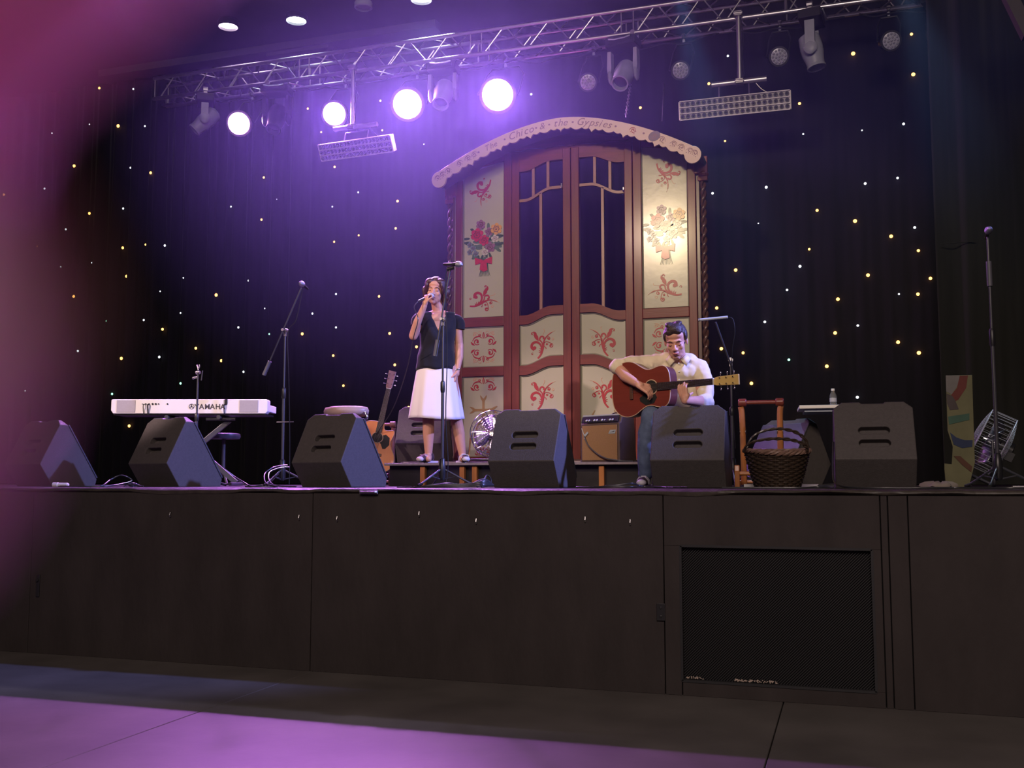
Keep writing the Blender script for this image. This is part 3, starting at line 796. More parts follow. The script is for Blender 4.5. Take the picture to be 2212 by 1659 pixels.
    MB().quadstrip(lo, hi, FY0, FY1).build('top_rail', M['wood_rail'], cv)
    stile(*sx(.090, .572), ZBOT, 1.50, M['wood_rail'], name='rail')
    stile(*sx(.004, .088), ZBOT, 4.76, y0=FY0-.010, name='meeting_stile')
    lo, hi = scurve(s, 4.222, 4.335), scurve(s, 4.252, 4.365)
    MB().quadstrip(lo, hi, -.012, .020).build('glazing_bar', M['muntin'], cv)
    for x, dn in ((.418, 0), (.255, 0)):
        k = ssm(((.572-x)/.482-.12)/.62); zb = 4.245+.113*k; z2 = 4.56+.09*k
        stile(*sx(x-.016, x+.016), zb, z2, M['muntin'], -.012, .02, 'glazing_bar', .003)
    k = ssm(((.572-.335)/.482-.12)/.62)
    stile(*sx(.320, .352), 2.99+.09*k-.01, 4.235+.113*k, M['muntin'], -.012, .02, 'glazing_bar', .003)
    # panes
    for (a, b, kind) in ((.572, .434, 't'), (.402, .271, 't'), (.239, .09, 't'), (.572, .352, 'b'), (.320, .09, 'b')):
        def kk(x): return ssm(((.572-x)/.482-.12)/.62)
        xs_ = [a+(b-a)*i/6 for i in range(7)]
        if kind == 't': oo = [(s*x, 4.250+.113*kk(x)) for x in xs_]+[(s*x, 4.555+.09*kk(x)) for x in xs_[::-1]]
        else: oo = [(s*x, 2.992+.088*kk(x)) for x in xs_]+[(s*x, 4.226+.113*kk(x)) for x in xs_[::-1]]
        MB().prism(oo, .004, .008).build('glass_pane', M['glass'], cv)
    up = scurve(s, 2.888, 2.984); dn = scurve(s, 2.462, 2.553)
    fix = lambda p: (p[0], p[1])
    d1 = cream('door_panel', dn+up[::-1], PY, label='wavy-topped cream door panel with a red scroll')
    up = scurve(s, 2.350, 2.440)
    d2 = cream('door_panel', [(up[0][0], 1.503), (up[-1][0], 1.503)]+up[::-1], PY)
    for d, zc in ((d1, 2.695), (d2, 2.16)):
        scroll_motif(d, s*.335, zc, .165, rot=0, flip=-s if True else s, y=PY)
    g = MB(); tf = TF(s*.335, 1.80, 1)
    stroke(g, [(-.10, .17), (-.14, .08), (-.10, -.01), (0, -.05), (.10, -.01), (.14, .08), (.10, .17)], .006, .060, .006, tf=tf)
    o = g.build('painted_horseshoe', M['gold_paint'], d2); o.location = (0, PY, 0)
    # catch on the meeting stile side of the window
    q = s*.10 if s < 0 else s*.565
    MB().box((q, -.03, 4.36 if s < 0 else 4.255), (.014, .014, .05)).sph((q, -.035, 4.325 if s < 0 else 4.24), .011, 8, 6).build('window_catch', M['chrome'], cv, bevel=.002)
# lintel over the doors and side bays
def archpoly(x0, x1, zlow, dz, n=24):
    lo = []; hi = []
    for i in range(n+1):
        x = x0+(x1-x0)*i/n
        lo.append((x, zlow(x))); hi.append((x, 4.955-.20*(abs(x)/.857)**2+dz))
    return lo, hi
def low(x): return 4.762 if abs(x) < .66 else arc(abs(x))-.004
lo, hi = archpoly(-1.345, 1.345, low, -.0)
MB().quadstrip(lo, hi, -.012, .030).build('gable_board', M['wood_rail'], cv)
cvd = MB()
xs_ = [-.62+1.24*i/40 for i in range(41)]
cvd.quadstrip([(x, 4.775+.018*abs(math.sin(x*11))) for x in xs_], [(x, 4.80+.022*abs(math.sin(x*11+.6))) for x in xs_], -.03, -.010)
cvd.build('carved_crest', M['wood_rail'], cv)
MB().box((0, -.01, ZBOT-.010), (2.80, .10, .038)).build('threshold', M['dark_wood'], cv, bevel=.008)
# ---- barrel roof edge and scalloped valance, 0.4 m in front
VY = -0.40
def arch_z(x):
    return 4.952-.262*(abs(x))**1.75 if abs(x) < 1.5 else 0
def roof_pts(d, n=60, x1=1.43):
    pts = []
    for i in range(n+1):
        x = -x1+2*x1*i/n
        z = arch_z(x); dx = .02; t = Vector((dx, arch_z(x+dx/2)-arch_z(x-dx/2))).normalized(); nrm = Vector((-t.y, t.x))
        pts.append((x+nrm.x*d, z+nrm.y*d))
    return pts
top = roof_pts(0)
# scalloped lower edge: repeats of bracket curves with a hanging point
L = [0]
for i in range(1, len(top)): L.append(L[-1]+(Vector(top[i])-Vector(top[i-1])).length)
tot = L[-1]
def along(s):
    for i in range(1, len(L)):
        if L[i] >= s:
            t = (s-L[i-1])/(L[i]-L[i-1]); a, b = Vector(top[i-1]), Vector(top[i])
            d = (b-a).normalized(); return a+(b-a)*t, Vector((d.y, -d.x)), d
    a, b = Vector(top[-2]), Vector(top[-1]); d = (b-a).normalized(); return b, Vector((d.y, -d.x)), d
low_ = []; upp = []
N = 420; rep = 8
for i in range(N+1):
    s = tot*(.035+.93*i/N); p, nrm, d = along(s)
    ph_ = (rep*i/N) % 1.0
    u = abs(ph_-.5)*2           # 1 at the ends of a repeat, 0 in the middle
    w = .105
    if u > .80: w += .012+.034*((u-.80)/.20)**2       # hanging point
    elif u > .36: w += .016*math.sin(PI*(u-.36)/.44)+.002
    else: w += .030*math.cos(PI*u/.8)-.004
    q = p+nrm*w; low_.append((q.x, q.y)); upp.append((p.x, p.y))
va = MB(); va.quadstrip(upp, low_, VY-.020, VY+.004)
for e in (-1, 1):    # rounded lobes at both ends
    p, nrm, d = along(tot*(.03 if e < 0 else .97)); c = p+nrm*.078+d*e*.03
    o = []
    for k in range(22):
        a = 2*PI*k/22; o.append((c.x+.083*math.cos(a)*1.0, c.y+.083*math.sin(a)*1.05))
    va.prism(o, VY-.022, VY+.006)
vo = va.build('valance', M['valance'], cv, bevel=.003, seg=1)
# roof sheet behind the valance
rp = roof_pts(-.012); rp2 = roof_pts(-.035)
MB().quadstrip(rp, rp2, VY+.004, .06).build('roof_board', M['dark_wood'], cv)
# lettering along the valance, letter by letter
def letter_mesh(chh, size, shear=.32, off=-.0006):
    cu = bpy.data.curves.new('t', 'FONT'); cu.body = chh; cu.size = size; cu.shear = shear; cu.align_x = 'LEFT'; cu.extrude = .0015; cu.resolution_u = 3; cu.offset = off
    o = bpy.data.objects.new('t', cu); COL.objects.link(o)
    bpy.context.view_layer.update()
    me = bpy.data.meshes.new_from_object(o.evaluated_get(bpy.context.evaluated_depsgraph_get()))
    w = max((v.co.x for v in me.vertices), default=size*.3)
    bpy.data.objects.remove(o); bpy.data.curves.remove(cu)
    return me, w
def word_on_arc(word, s0, size, off):
    mb = MB(); s = s0
    for chh in word:
        if chh == ' ': s += size*.30; continue
        me, w = letter_mesh(chh, size)
        p, nrm, d = along(s)
        base = p+nrm*off
        mb.add([(base.x+d.x*v.co.x-nrm.x*v.co.y, VY-.0215-v.co.z, base.y+d.y*v.co.x-nrm.y*v.co.y) for v in me.vertices], [tuple(f.vertices) for f in me.polygons])
        bpy.data.meshes.remove(me); s += w*.80+size*.10
    mb.build('lettering', M['ink'], vo)
def s_at_px(px):
    # arc length where a picture column meets the valance
    best = 0; bd = 9e9
    for i in range(400):
        s = tot*i/399; p, nrm, d = along(s)
        dd = Vector((CX+p.x, YV+VY, p.y))-Vector((0, 0, CZ))
        x = (c_*dd.x+s_*dd.y); f = -s_*dd.x+c_*dd.y; zc = cp*f+sp*dd.z
        e = abs(1106+F*x/zc-px)
        if e < bd: bd = e; best = s
    return best
word_on_arc('The', s_at_px(1043), .085, .085); word_on_arc('Chico', s_at_px(1096), .105, .088); word_on_arc('&', s_at_px(1164), .095, .085)
word_on_arc('the', s_at_px(1196), .105, .088); word_on_arc('Gypsies', s_at_px(1247), .105, .085)
fl_ = MB(); fr_ = MB()
for i, px in enumerate((942, 952, 965, 990, 1008, 1022, 1372, 1418, 1437, 1460, 1478, 1496, 1508)):
    p, nrm, d = along(s_at_px(px)); c = p+nrm*.055
    tf = TF(c.x, c.y, .05, rot=math.atan2(d.y, d.x), flip=1 if i % 2 else -1)
    mb_ = fr_ if px == 1372 else fl_
    curl(mb_, (0, 0), .5, .5*i, 1.0, .13, tf)
    stroke(mb_, [(-.7, -.2), (-.2, .5), (.5, .4), (.8, -.1)], .04, .12, .03, tf=tf)
    for k in range(3): blob(mb_, (-.4+.4*k, -.6+.1*k), .09, .07, k, tf, 7)
for px in (1031, 1088, 1158, 1186, 1240, 1334, 1396):
    p, nrm, d = along(s_at_px(px)); c = p+nrm*.055
    blob(fl_, (0, 0), .011, .009, 0, TF(c.x, c.y, 1), 8)
o = fl_.build('painted_scroll', M['ink'], vo); o.location = (0, VY-.020, 0)
o = fr_.build('painted_scroll', M['red_paint'], vo); o.location = (0, VY-.020, 0)
p, nrm, d = along(s_at_px(1418)); c = p+nrm*.05
g = MB(); tf = TF(c.x, c.y, 1); blob(g, (0, 0), .062, .05, .4, tf, 14)
o = g.build('painted_patch', mat('dusky_blue_patch', (.22, .16, .22), .5), vo); o.location = (0, VY-.0185, 0)
# ================================================================ risers
def cz(px, py, z): return Vector((0, 0, CZ))+ray(px, py)*z
def faceyaw(p): return math.atan2(-p[0], p[1])      # rz that turns a thing's -y side to the camera
M['riser'] = mat('black_gloss_riser_board', (.030, .027, .030), .28, spec=.6, var=.3)
M['riser_edge'] = mat('worn_riser_edge', (.26, .21, .21), .5, var=.4, vscale=25)
M['raw_wood'] = mat('orange_varnished_pine', (.50, .19, .062), .35, var=.25, vscale=8, stretch=(4, 4, .6), coat=.3)
def rack_wood(): return M['raw_wood']
xa, xb = at(830, 1003, 8.15).x, at(1412, 1003, 8.15).x
rs = thing('riser', 'low black riser with a worn edge under the singer and amplifier', 'riser', ((xa+xb)/2, 8.15, 1.2))
W = xb-xa
MB().box((0, .44, .190), (W, .88, .022)).build('deck', M['riser'], rs, bevel=.003)
MB().box((0, .002, .190), (W, .006, .020)).build('edge_trim', M['riser_edge'], rs, bevel=.001)
MB().box((0, .10, .09), (W-.02, .02, .18)).build('fascia', M['riser'], rs, bevel=.002)
for px in (914, 999, 1026, 1300):
    x = at(px, 1015, 8.2).x-(xa+xb)/2
    MB().box((x, .055, .085), (.045, .05, .17)).build('leg', M['raw_wood'], rs, bevel=.006)
xa2, xb2 = at(864, 988, 9.05).x, at(1395, 988, 9.05).x
r2 = thing('upper_riser', 'higher black riser step right in front of the caravan', 'riser', ((xa2+xb2)/2, 9.06, 1.2))
W2 = xb2-xa2
MB().box((0, .75, .215), (W2, 1.5, .03)).build('deck', M['riser'], r2, bevel=.006)
MB().box((0, .02, .10), (W2-.01, .02, .20)).build('fascia', M['riser'], r2, bevel=.002)
MB().box((0, -.002, .222), (W2-.01, .006, .014)).build('edge_trim', M['riser_edge'], r2, bevel=.001)
p = Vector(((xa2+xb2)/2, 0, 0))
# ================================================================ monitor wedges
M['wedge'] = mat('black_textured_cabinet_paint', (.082, .072, .070), .6, spec=.3, var=.2, vscale=50, bump=.25, bscale=180)
M['grille'] = mat('black_steel_grille', (.06, .06, .072), .38, .3, var=.1, vscale=90, bump=.3, bscale=300)
M['slot'] = mat('black_slot_liner', (.008, .008, .009), .6)
WW, WH = .49, .56
def wedge_mesh():
    # side profile in (depth, z): rear edge, top, baffle foot, base
    prof = [(.0, .185), (.19, WH), (.22, WH), (.55, .06), (.535, .0), (.125, .0)]
    mb = MB()
    P = [(-WW/2, d, z) for d, z in prof]+[(WW/2, d, z) for d, z in prof]
    n = len(prof)
    mb.add(P, [tuple(range(n)), tuple(range(2*n-1, n-1, -1))]+[(i, i+n, (i+1) % n+n, (i+1) % n) for i in range(n)])
    body = mb.build('cabinet_tmp', M['wedge'])
    cut = MB()
    # handle slots in the sloping back
    d = Vector((0, .19, WH-.185)); ln = d.length; d.normalize(); nrm = Vector((0, -d.z, d.y))
    for t, dx in ((.50, 0), (.28, 0)):
        c = Vector((dx, 0, .185))+d*ln*t
        out = []
        for k in range(20):
            a = 2*PI*k/20; sgn = 1 if math.cos(a) >= 0 else -1
            out.append((sgn*.070+.026*math.cos(a), .026*math.sin(a)))
        P = [c+Vector((x, 0, 0))+d*z+nrm*.05 for x, z in out]+[c+Vector((x, 0, 0))+d*z-nrm*.05 for x, z in out]
        m = len(out)
        cut.add(P, [tuple(range(m)), tuple(range(2*m-1, m-1, -1))]+[(i, i+m, (i+1) % m+m, (i+1) % m) for i in range(m)])
    # chamfered top corners and finger notch
    for s in (-1, 1):
        P = []
        for y in (-.1, .7):
            P += [(s*(WW/2-.055), y, WH+.001), (s*(WW/2+.001), y, WH-.042), (s*(WW/2+.1), y, WH+.1)]
        cut.add(P, [(0, 1, 2), (5, 4, 3), (0, 3, 4, 1), (1, 4, 5, 2), (2, 5, 3, 0)])
    P = []
    for y in (-.1, .7): P += [(-.085, y, WH+.01), (-.070, y, WH-.010), (.070, y, WH-.010), (.085, y, WH+.01)]
    cut.add(P, [(0, 1, 2, 3), (7, 6, 5, 4), (0, 4, 5, 1), (1, 5, 6, 2), (2, 6, 7, 3), (3, 7, 4, 0)])
    co = cut.build('cut_tmp', M['slot'])
    b = body.modifiers.new('b', 'BOOLEAN'); b.object = co; b.operation = 'DIFFERENCE'; b.solver = 'EXACT'
    bpy.context.view_layer.update()
    me = bpy.data.meshes.new_from_object(body.evaluated_get(bpy.context.evaluated_depsgraph_get()))
    bpy.data.objects.remove(body); bpy.data.objects.remove(co); me.name = 'cabinet'
    return me
wm = wedge_mesh()
if not wm.materials: wm.materials.append(M['wedge'])
gd = Vector((0, .55-.22, .06-WH)); gn = Vector((0, -gd.z, gd.y)).normalized()
gm = MB()
c = Vector((0, .22, WH))+gd*.5
R = gd.to_track_quat('Z', 'X').to_matrix()
q = [Vector((sx*(WW/2+.004), .22, WH))+gd*t+gn*h for h in (.0, .014) for sx, t in ((-1, .09), (1, .09), (1, .985), (-1, .985))]
gm.add(q, [(3, 2, 1, 0), (4, 5, 6, 7), (0, 1, 5, 4), (1, 2, 6, 5), (2, 3, 7, 6), (3, 0, 4, 7)])
gme = gm.mesh('grille'); gme.materials.append(M['grille'])
slotm = MB()
def wedge(loc, rz, label, group='stage monitor wedges'):
    t = thing('monitor_wedge', label, 'speaker', loc, rz, group)
    o = put('cabinet', wm, None, t, .006)
    put('grille', gme, None, t, .004)
    MB().box((0, .20, .02), (.11, .004, .05)).build('rear_plate', M['slot'], t)
    return t
for px, Y, rz, lb in ((48, 6.86, -13, 'leftmost monitor wedge, half hidden by the blurred finger'), (318, 6.82, -16, 'monitor wedge in front of the white keyboard'),
                      (682, 6.80, -13, 'monitor wedge between the left boom stand and the singer'), (1124, 6.78, -2, 'monitor wedge right of the singer, before the floor fan'),
                      (1483, 6.78, 1, 'monitor wedge in front of the seated guitarist'), (1892, 6.85, 2, 'rightmost monitor wedge, square-on before the small white table')):
    p = at(px, 985, Y); wedge((p.x, Y, 1.2), math.radians(rz), lb)
p = at(905, 988, 9.2)
wedge((p.x-.02, 9.25, 1.43), math.radians(12), 'monitor wedge on the riser behind the singer')
p = at(1748, 1035, 9.3)
wedge((p.x-.0, 9.0, 1.2), math.radians(180-38), 'far monitor wedge with its violet-lit grille facing out, behind the basket')

# ================================================================ microphone stands
def mic_mesh(mb, p, d, L=.17):
    d = Vector(d).normalized(); p = Vector(p)
    R = d.to_track_quat('Z', 'Y').to_matrix().to_4x4(); R.translation = p
    mb.lathe([(.009, -L), (.011, -L+.02), (.012, -.05), (.016, -.012)], 14, R)
    return R
def mic_head(mb, R):
    mb.lathe([(.016, -.012), (.024, -.006), (.0255, .008), (.025, .020), (.019, .037), (.008, .046)], 14, R)
def tripod(t, r=.26, rot=.4, zc=.14, foot=.02):
    MB().lathe([(.017, .05), (.028, .07), (.030, .13), (.022, .22), (.013, .23)], 12).build('leg_hub', M['black_plastic'], t, smooth=40)
    for k in range(3):
        a = rot+2*PI*k/3; q = Vector((math.cos(a), math.sin(a), 0))
        l = MB().tube([q*.015+Vector((0, 0, zc)), q*(r-.02)+Vector((0, 0, .022)), q*r+Vector((0, 0, .014))], .008, 8)
        o = l.build('leg', M['black_metal_gloss'], t, smooth=50)
        MB().cyl(q*(r-.035)+Vector((0, 0, .024)), q*(r+.012)+Vector((0, 0, .012)), .0115, n=8).build('foot', M['rubber'], o, smooth=50)
        MB().tube([q*.016+Vector((0, 0, .06)), q*(r*.5)+Vector((0, 0, .085))], .005, 6).build('leg_brace', M['black_metal_gloss'], o)
M['black_metal_gloss'] = mat('black_enamelled_tube', (.055, .055, .065), .33, spec=.7, var=.1)
M['mic_grille'] = mat('silver_mic_mesh', (.42, .42, .46), .35, .9, bump=.4, bscale=500)
def boom_stand(loc, H, b0, b1, label, rot=.3, mic=True, micdir=None, weight=True):
    # H clutch height; b0 counterweight end, b1 mic end (local)
    t = thing('microphone_stand', label, 'mic stand', loc, 0, 'microphone stands')
    tripod(t, rot=rot)
    MB().cyl((0, 0, .05), (0, 0, H*.60), .0125, n=10).cyl((0, 0, H*.58), (0, 0, H), .0085, n=10).build('pole', M['black_metal_gloss'], t, smooth=50)
    MB().lathe([(.016, H*.56), (.019, H*.575), (.019, H*.62), (.012, H*.63)], 10).build('height_clutch', M['black_plastic'], t, smooth=40)
    if b1:
        MB().cyl((0, -.022, H), (0, .022, H), .020, n=12).cyl((.0, -.03, H), (.0, -.05, H), .012, n=8).box((0, 0, H-.03), (.022, .022, .04)).build('boom_clutch', M['steel'], t, smooth=40)
        b0, b1 = Vector(b0), Vector(b1); d = (b1-b0).normalized()
        MB().cyl(b0, b1, .0075, n=8).build('boom', M['black_metal_gloss'], t, smooth=50)
        if weight: MB().cyl(b0-d*.01, b0+d*.12, .017, n=10).build('counterweight', M['grey_rubber'], t, smooth=40)
    return t
M['grey_rubber'] = mat('dark_grey_weight', (.10, .10, .12), .45)
# centre stand before the singer
Yc = 7.55
p = at(955, 1040, Yc)
def loc_of(px, py, Y, p, z0=1.2): q = at(px, py, Y); return (q.x-p.x, Y-p.y, q.z-z0)
H = at(962, 690, Yc).z-1.2
t = boom_stand((p.x, Yc, 1.2), H, loc_of(940, 766, Yc-.03, p), loc_of(972, 583, Yc-.03, p), 'boom stand with microphone in front of the singer', rot=.15)
mb = MB(); R = mic_mesh(mb, Vector(loc_of(988, 571, Yc-.03, p)), (1, -.15, -.1), .13); mb.build('mic_body', M['black_plastic'], t, smooth=40)
mb = MB(); mic_head(mb, R); mb.build('mic_head', M['mic_grille'], t, smooth=40)
MB().cyl(loc_of(966, 582, Yc-.03, p), loc_of(980, 578, Yc-.03, p), .016, n=10).build('mic_clip', M['black_plastic'], t, smooth=40)
MB().tube(smooth_path([loc_of(968, 575, Yc-.04, p), loc_of(962, 620, Yc-.04, p), loc_of(966, 760, Yc-.04, p), loc_of(963, 900, Yc-.04, p), loc_of(968, 1000, Yc-.05, p), (.06, -.08, .01)]), .0042, 5).build('cable', M['rubber'], t, smooth=60)
# left boom stand
Yc = 7.7; p = at(609, 1042, Yc)
H = at(612, 714, Yc).z-1.2
t = boom_stand((p.x, Yc, 1.2), H, loc_of(571, 808, Yc-.03, p), loc_of(651, 622, Yc-.03, p), 'tall boom stand slanting right, between the keyboard and the third wedge', rot=.5)
mb = MB(); R = mic_mesh(mb, Vector(loc_of(653, 614, Yc-.05, p)), (.15, -1, .12), .13); mb.build('mic_body', M['black_plastic'], t, smooth=40)
mb = MB(); mic_head(mb, R); mb.build('mic_head', M['mic_grille'], t, smooth=40)
MB().tube(smooth_path([loc_of(655, 617, Yc, p), loc_of(640, 690, Yc-.03, p), loc_of(622, 720, Yc-.03, p), loc_of(624, 820, Yc-.04, p), loc_of(626, 960, Yc-.04, p), (.10, -.05, .01)]), .0035, 5).build('cable', M['rubber'], t, smooth=60)
MB().box((.03, -.02, .55), (.16, .01, .008)).build('cable_hook', M['steel'], t)
# stand before the keyboard, no mic
Yc = 7.50; p = at(421, 1042, Yc)
H = at(421, 800, Yc).z-1.2
t = boom_stand((p.x, Yc, 1.2), H, None, None, 'bare stand with an empty clip in front of the keyboard', rot=.9)
a = Vector((0, 0, H))
MB().cyl(a+Vector((-.02, 0, -.02)), a+Vector((.02, 0, -.02)), .014, n=8).cyl(a+Vector((-.045, 0, -.065)), a+Vector((0, 0, -.06)), .009, n=8).sph(a+Vector((-.048, 0, -.066)), .011, 8, 6).build('clamp_knob', M['steel'], t, smooth=40)
MB().tube([a, a+Vector((-.004, 0, .02)), a+Vector((-.016, 0, .045))], .006, 6).tube([a+Vector((0, 0, .01)), a+Vector((.012, 0, .03)), a+Vector((.010, 0, .048))], .006, 6).build('empty_clip', M['steel'], t, smooth=50)
MB().tube([a+Vector((.045, 0, -.005)), a+Vector((.035, 0, -.09))], .005, 6).build('spare_rod', M['black_metal_gloss'], t, smooth=50)
# right stand
Yc = 7.35; p = at(2157, 1038, Yc)
H = at(2131, 512, Yc).z-1.2
t = boom_stand((p.x, Yc, 1.2), H, None, None, 'straight microphone stand at the far right, before the tilted fan', rot=.2)
mb = MB(); R = mic_mesh(mb, Vector((0, -.05, H+.03)), (0, -1, .15), .14); mb.build('mic_body', M['black_plastic'], t, smooth=40)
mb = MB(); mic_head(mb, R); mb.build('mic_head', M['mic_grille'], t, smooth=40)
hb = loc_of(2130, 585, Yc, p)
MB().cyl((0, 0, H*.80), (0, 0, H*.90), .018, n=10).build('hand_clutch', M['grey_rubber'], t, smooth=40)
# guitarist's boom
Yc = 8.3; p = at(1584, 1040, Yc)
H = at(1578, 778, Yc).z-1.2
t = boom_stand((p.x, Yc, 1.2), H, loc_of(1583, 800, Yc, p), loc_of(1546, 696, Yc-.25, p), 'dark stand holding a slim grey microphone level, right of the guitarist', rot=.7, weight=False)
a, b = Vector(loc_of(1511, 691, Yc-.28, p)), Vector(loc_of(1572, 685, Yc-.28, p))
MB().cyl(a, b, .011, n=12).build('mic_body', M['grey_plastic'], t, smooth=40)
MB().cyl(a-(b-a)*.04, a+(b-a)*.02, .0125, n=12).build('mic_head', M['mic_grille'], t, smooth=40)
MB().tube(smooth_path([b, b+Vector((.04, 0, -.02)), b+Vector((.05, .02, -.12)), b+Vector((.02, .1, -.25)), (0, .02, H*.8), (0.02, .02, H*.3)]), .0035, 5).build('cable', M['rubber'], t, smooth=60)

# ================================================================ keyboard
kp = cz(409, 878, 9.0)
kz = kp.z-1.2
kb = thing('stage_piano', 'long white digital piano seen from the back on its stand', 'keyboard', (kp.x, kp.y, kp.z), PSI)
M['kb_white'] = mat('white_piano_shell', (.82, .80, .78), .38, var=.03)
M['kb_grey'] = mat('grey_speaker_cloth', (.40, .37, .37), .8, var=.08, vscale=80)
L_, H_, D_ = 1.385, .128, .33
MB().prism([(-L_/2, -H_/2+.03), (-L_/2+.02, -H_/2), (L_/2-.02, -H_/2), (L_/2, -H_/2+.02), (L_/2, H_/2-.012), (L_/2-.012, H_/2), (-L_/2+.008, H_/2), (-L_/2, H_/2-.008)], 0, .10).prism([(-L_/2, -H_/2+.02), (L_/2, -H_/2+.02), (L_/2, H_/2-.045), (-L_/2, H_/2-.045)], .10, D_).build('case', M['kb_white'], kb, bevel=.006)
MB().box((0, D_/2, -H_/2-.004), (L_-.04, D_-.03, .014)).build('bottom_plate', M['black_plastic'], kb)
for x in (-.56, .525):
    MB().box((x, -.001, .002), (.165, .006, .108)).build('speaker_grille', M['kb_grey'], kb, bevel=.002)
keys = MB(); bks = MB()
for i in range(52): keys.box((-L_/2+.09+i*.0232, D_-.07, H_/2-.038), (.0222, .13, .014))
for i in range(51):
    if i % 7 not in (1, 4): bks.box((-L_/2+.09+(i+.5)*.0232, D_-.10, H_/2-.026), (.012, .08, .014))
keys.build('white_keys', M['white_plastic'], kb)['kind'] = 'stuff'; bks.build('black_keys', M['black_plastic'], kb)['kind'] = 'stuff'
for i, (x, r) in enumerate(((-.415, .004), (-.385, .007), (-.356, .007), (-.325, .009), (-.297, .009), (-.272, .006), (-.193, .007), (.02, .0), (.325, .010))):
    if r: MB().cyl((x, .004, .022), (x, -.004, .022), r, n=10).build('socket', M['black_plastic'], kb)
MB().box((.325, -.002, .045), (.022, .006, .04)).build('socket_plate', M['black_plastic'], kb, bevel=.001)
for x in (-.395, -.36, -.352, .318):
    MB().tube(smooth_path([(x, -.004, .02), (x-.006, -.018, .012), (x-.008, -.012, -.03), (x-.004, -.006, -.075)]), .0035, 5).build('cable', M['rubber'], kb, smooth=60)
lw_ = MB(); s = .045
for chh in 'YAMAHA':
    me, w = letter_mesh(chh, .062, 0.0, .0009)
    lw_.add([(s+v.co.x, -.0015-v.co.z, -.022+v.co.y) for v in me.vertices], [tuple(f.vertices) for f in me.polygons]); bpy.data.meshes.remove(me); s += w*1.02+.003
M['logo'] = mat('dark_grey_print', (.06, .05, .06), .5)
lw_.build('lettering', M['logo'], kb)
lg = MB(); lc_ = Vector((.020, -.002, .0))
lg.tube([lc_+Vector((.022*math.cos(a), 0, .022*math.sin(a))) for a in [2*PI*i/24 for i in range(24)]], .0022, 5, closed=True)
for k in range(3):
    a = PI/2+2*PI*k/3; q = Vector((math.cos(a), 0, math.sin(a))); lg.bar(lc_-q*.004, lc_+q*.019, .007, .002); 
lg.build('round_emblem', M['logo'], kb)
ks = thing('keyboard_stand', 'folding black cross-braced stand under the white piano', 'keyboard stand', (kp.x, kp.y+.1, 1.2), PSI)
hz_ = kz-H_/2-.030
for s in (-1, 1):
    MB().cyl((s*.10, -.02, hz_-.012), (s*.10+s*.26, -.02, hz_-.012), .016, n=10).cyl((s*.10+s*.13, -.10, hz_), (s*.10+s*.13, .22, hz_), .018, n=10).build('support_arm', M['black_metal_gloss'], ks, smooth=40)
for y, (a, b) in ((.02, (-.36, .30)), (.06, (.36, -.30))):
    MB().bar((a, y, .03), (b, y, hz_-.02), .045, .025).build('cross_leg', M['black_metal_gloss'], ks, bevel=.004)
for s in (-1, 1):
    MB().cyl((s*.36, -.16, .02), (s*.36, .24, .02), .016, n=10).build('foot_bar', M['black_metal_gloss'], ks, smooth=40)
MB().cyl((.0, -.01, hz_/2), (.0, .09, hz_/2), .03, n=14).build('pivot', M['steel'], ks, smooth=40)
# round seat behind the keyboard
p = cz(484, 937, 9.7)
ps = thing('piano_stool', 'round dark stool behind the white piano', 'stool', (p.x, p.y, 1.2))
zt = p.z-1.2
MB().lathe([(.02, zt-.055), (.145, zt-.05), (.155, zt-.03), (.150, zt-.004), (.13, zt+.004), (.01, zt+.006)], 24).build('seat', mat('dark_vinyl', (.05, .05, .055), .35, spec=.6), ps, smooth=50)
MB().cyl((0, 0, .12), (0, 0, zt-.05), .018, n=10).build('post', M['black_metal_gloss'], ps, smooth=40)
for k in range(4):
    a = PI/4+k*PI/2; MB().tube([(0, 0, .16), (.2*math.cos(a), .2*math.sin(a), .015)], .012, 8).build('leg', M['black_metal_gloss'], ps, smooth=40)

# beige drum seat behind the third wedge
p = cz(748, 888, 8.9)
ds = thing('drum_throne', 'wide pale beige seat cushion showing above the third wedge', 'stool', (p.x, p.y, 1.2), -.2)
zt = p.z-1.2
MB().loft([[(.205*math.cos(a)*(1+.1*math.cos(2*a))*k, .16*math.sin(a)*k, z) for a in [2*PI*i/28 for i in range(28)]] for k, z in ((.86, zt-.045), (.97, zt-.030), (1.0, zt+.0), (.93, zt+.030), (.70, zt+.038), (.1, zt+.040))]).build('seat', mat('pale_beige_vinyl', (.42, .30, .25), .45, var=.2, bump=.3, bscale=20), ds, smooth=60)
MB().tube(smooth_path([(.19, -.03, zt-.02), (.235, -.03, zt-.03), (.25, -.03, zt-.07), (.20, -.02, zt-.10)]), .012, 8).build('chrome_bracket', M['chrome'], ds, smooth=60)
MB().cyl((0, 0, .2), (0, 0, zt-.04), .02, n=10).build('post', M['steel'], ds, smooth=40)
for k in range(3):
    a = .5+k*2*PI/3; MB().tube([(0, 0, .26), (.24*math.cos(a), .24*math.sin(a), .012)], .011, 8).build('leg', M['steel'], ds, smooth=40)

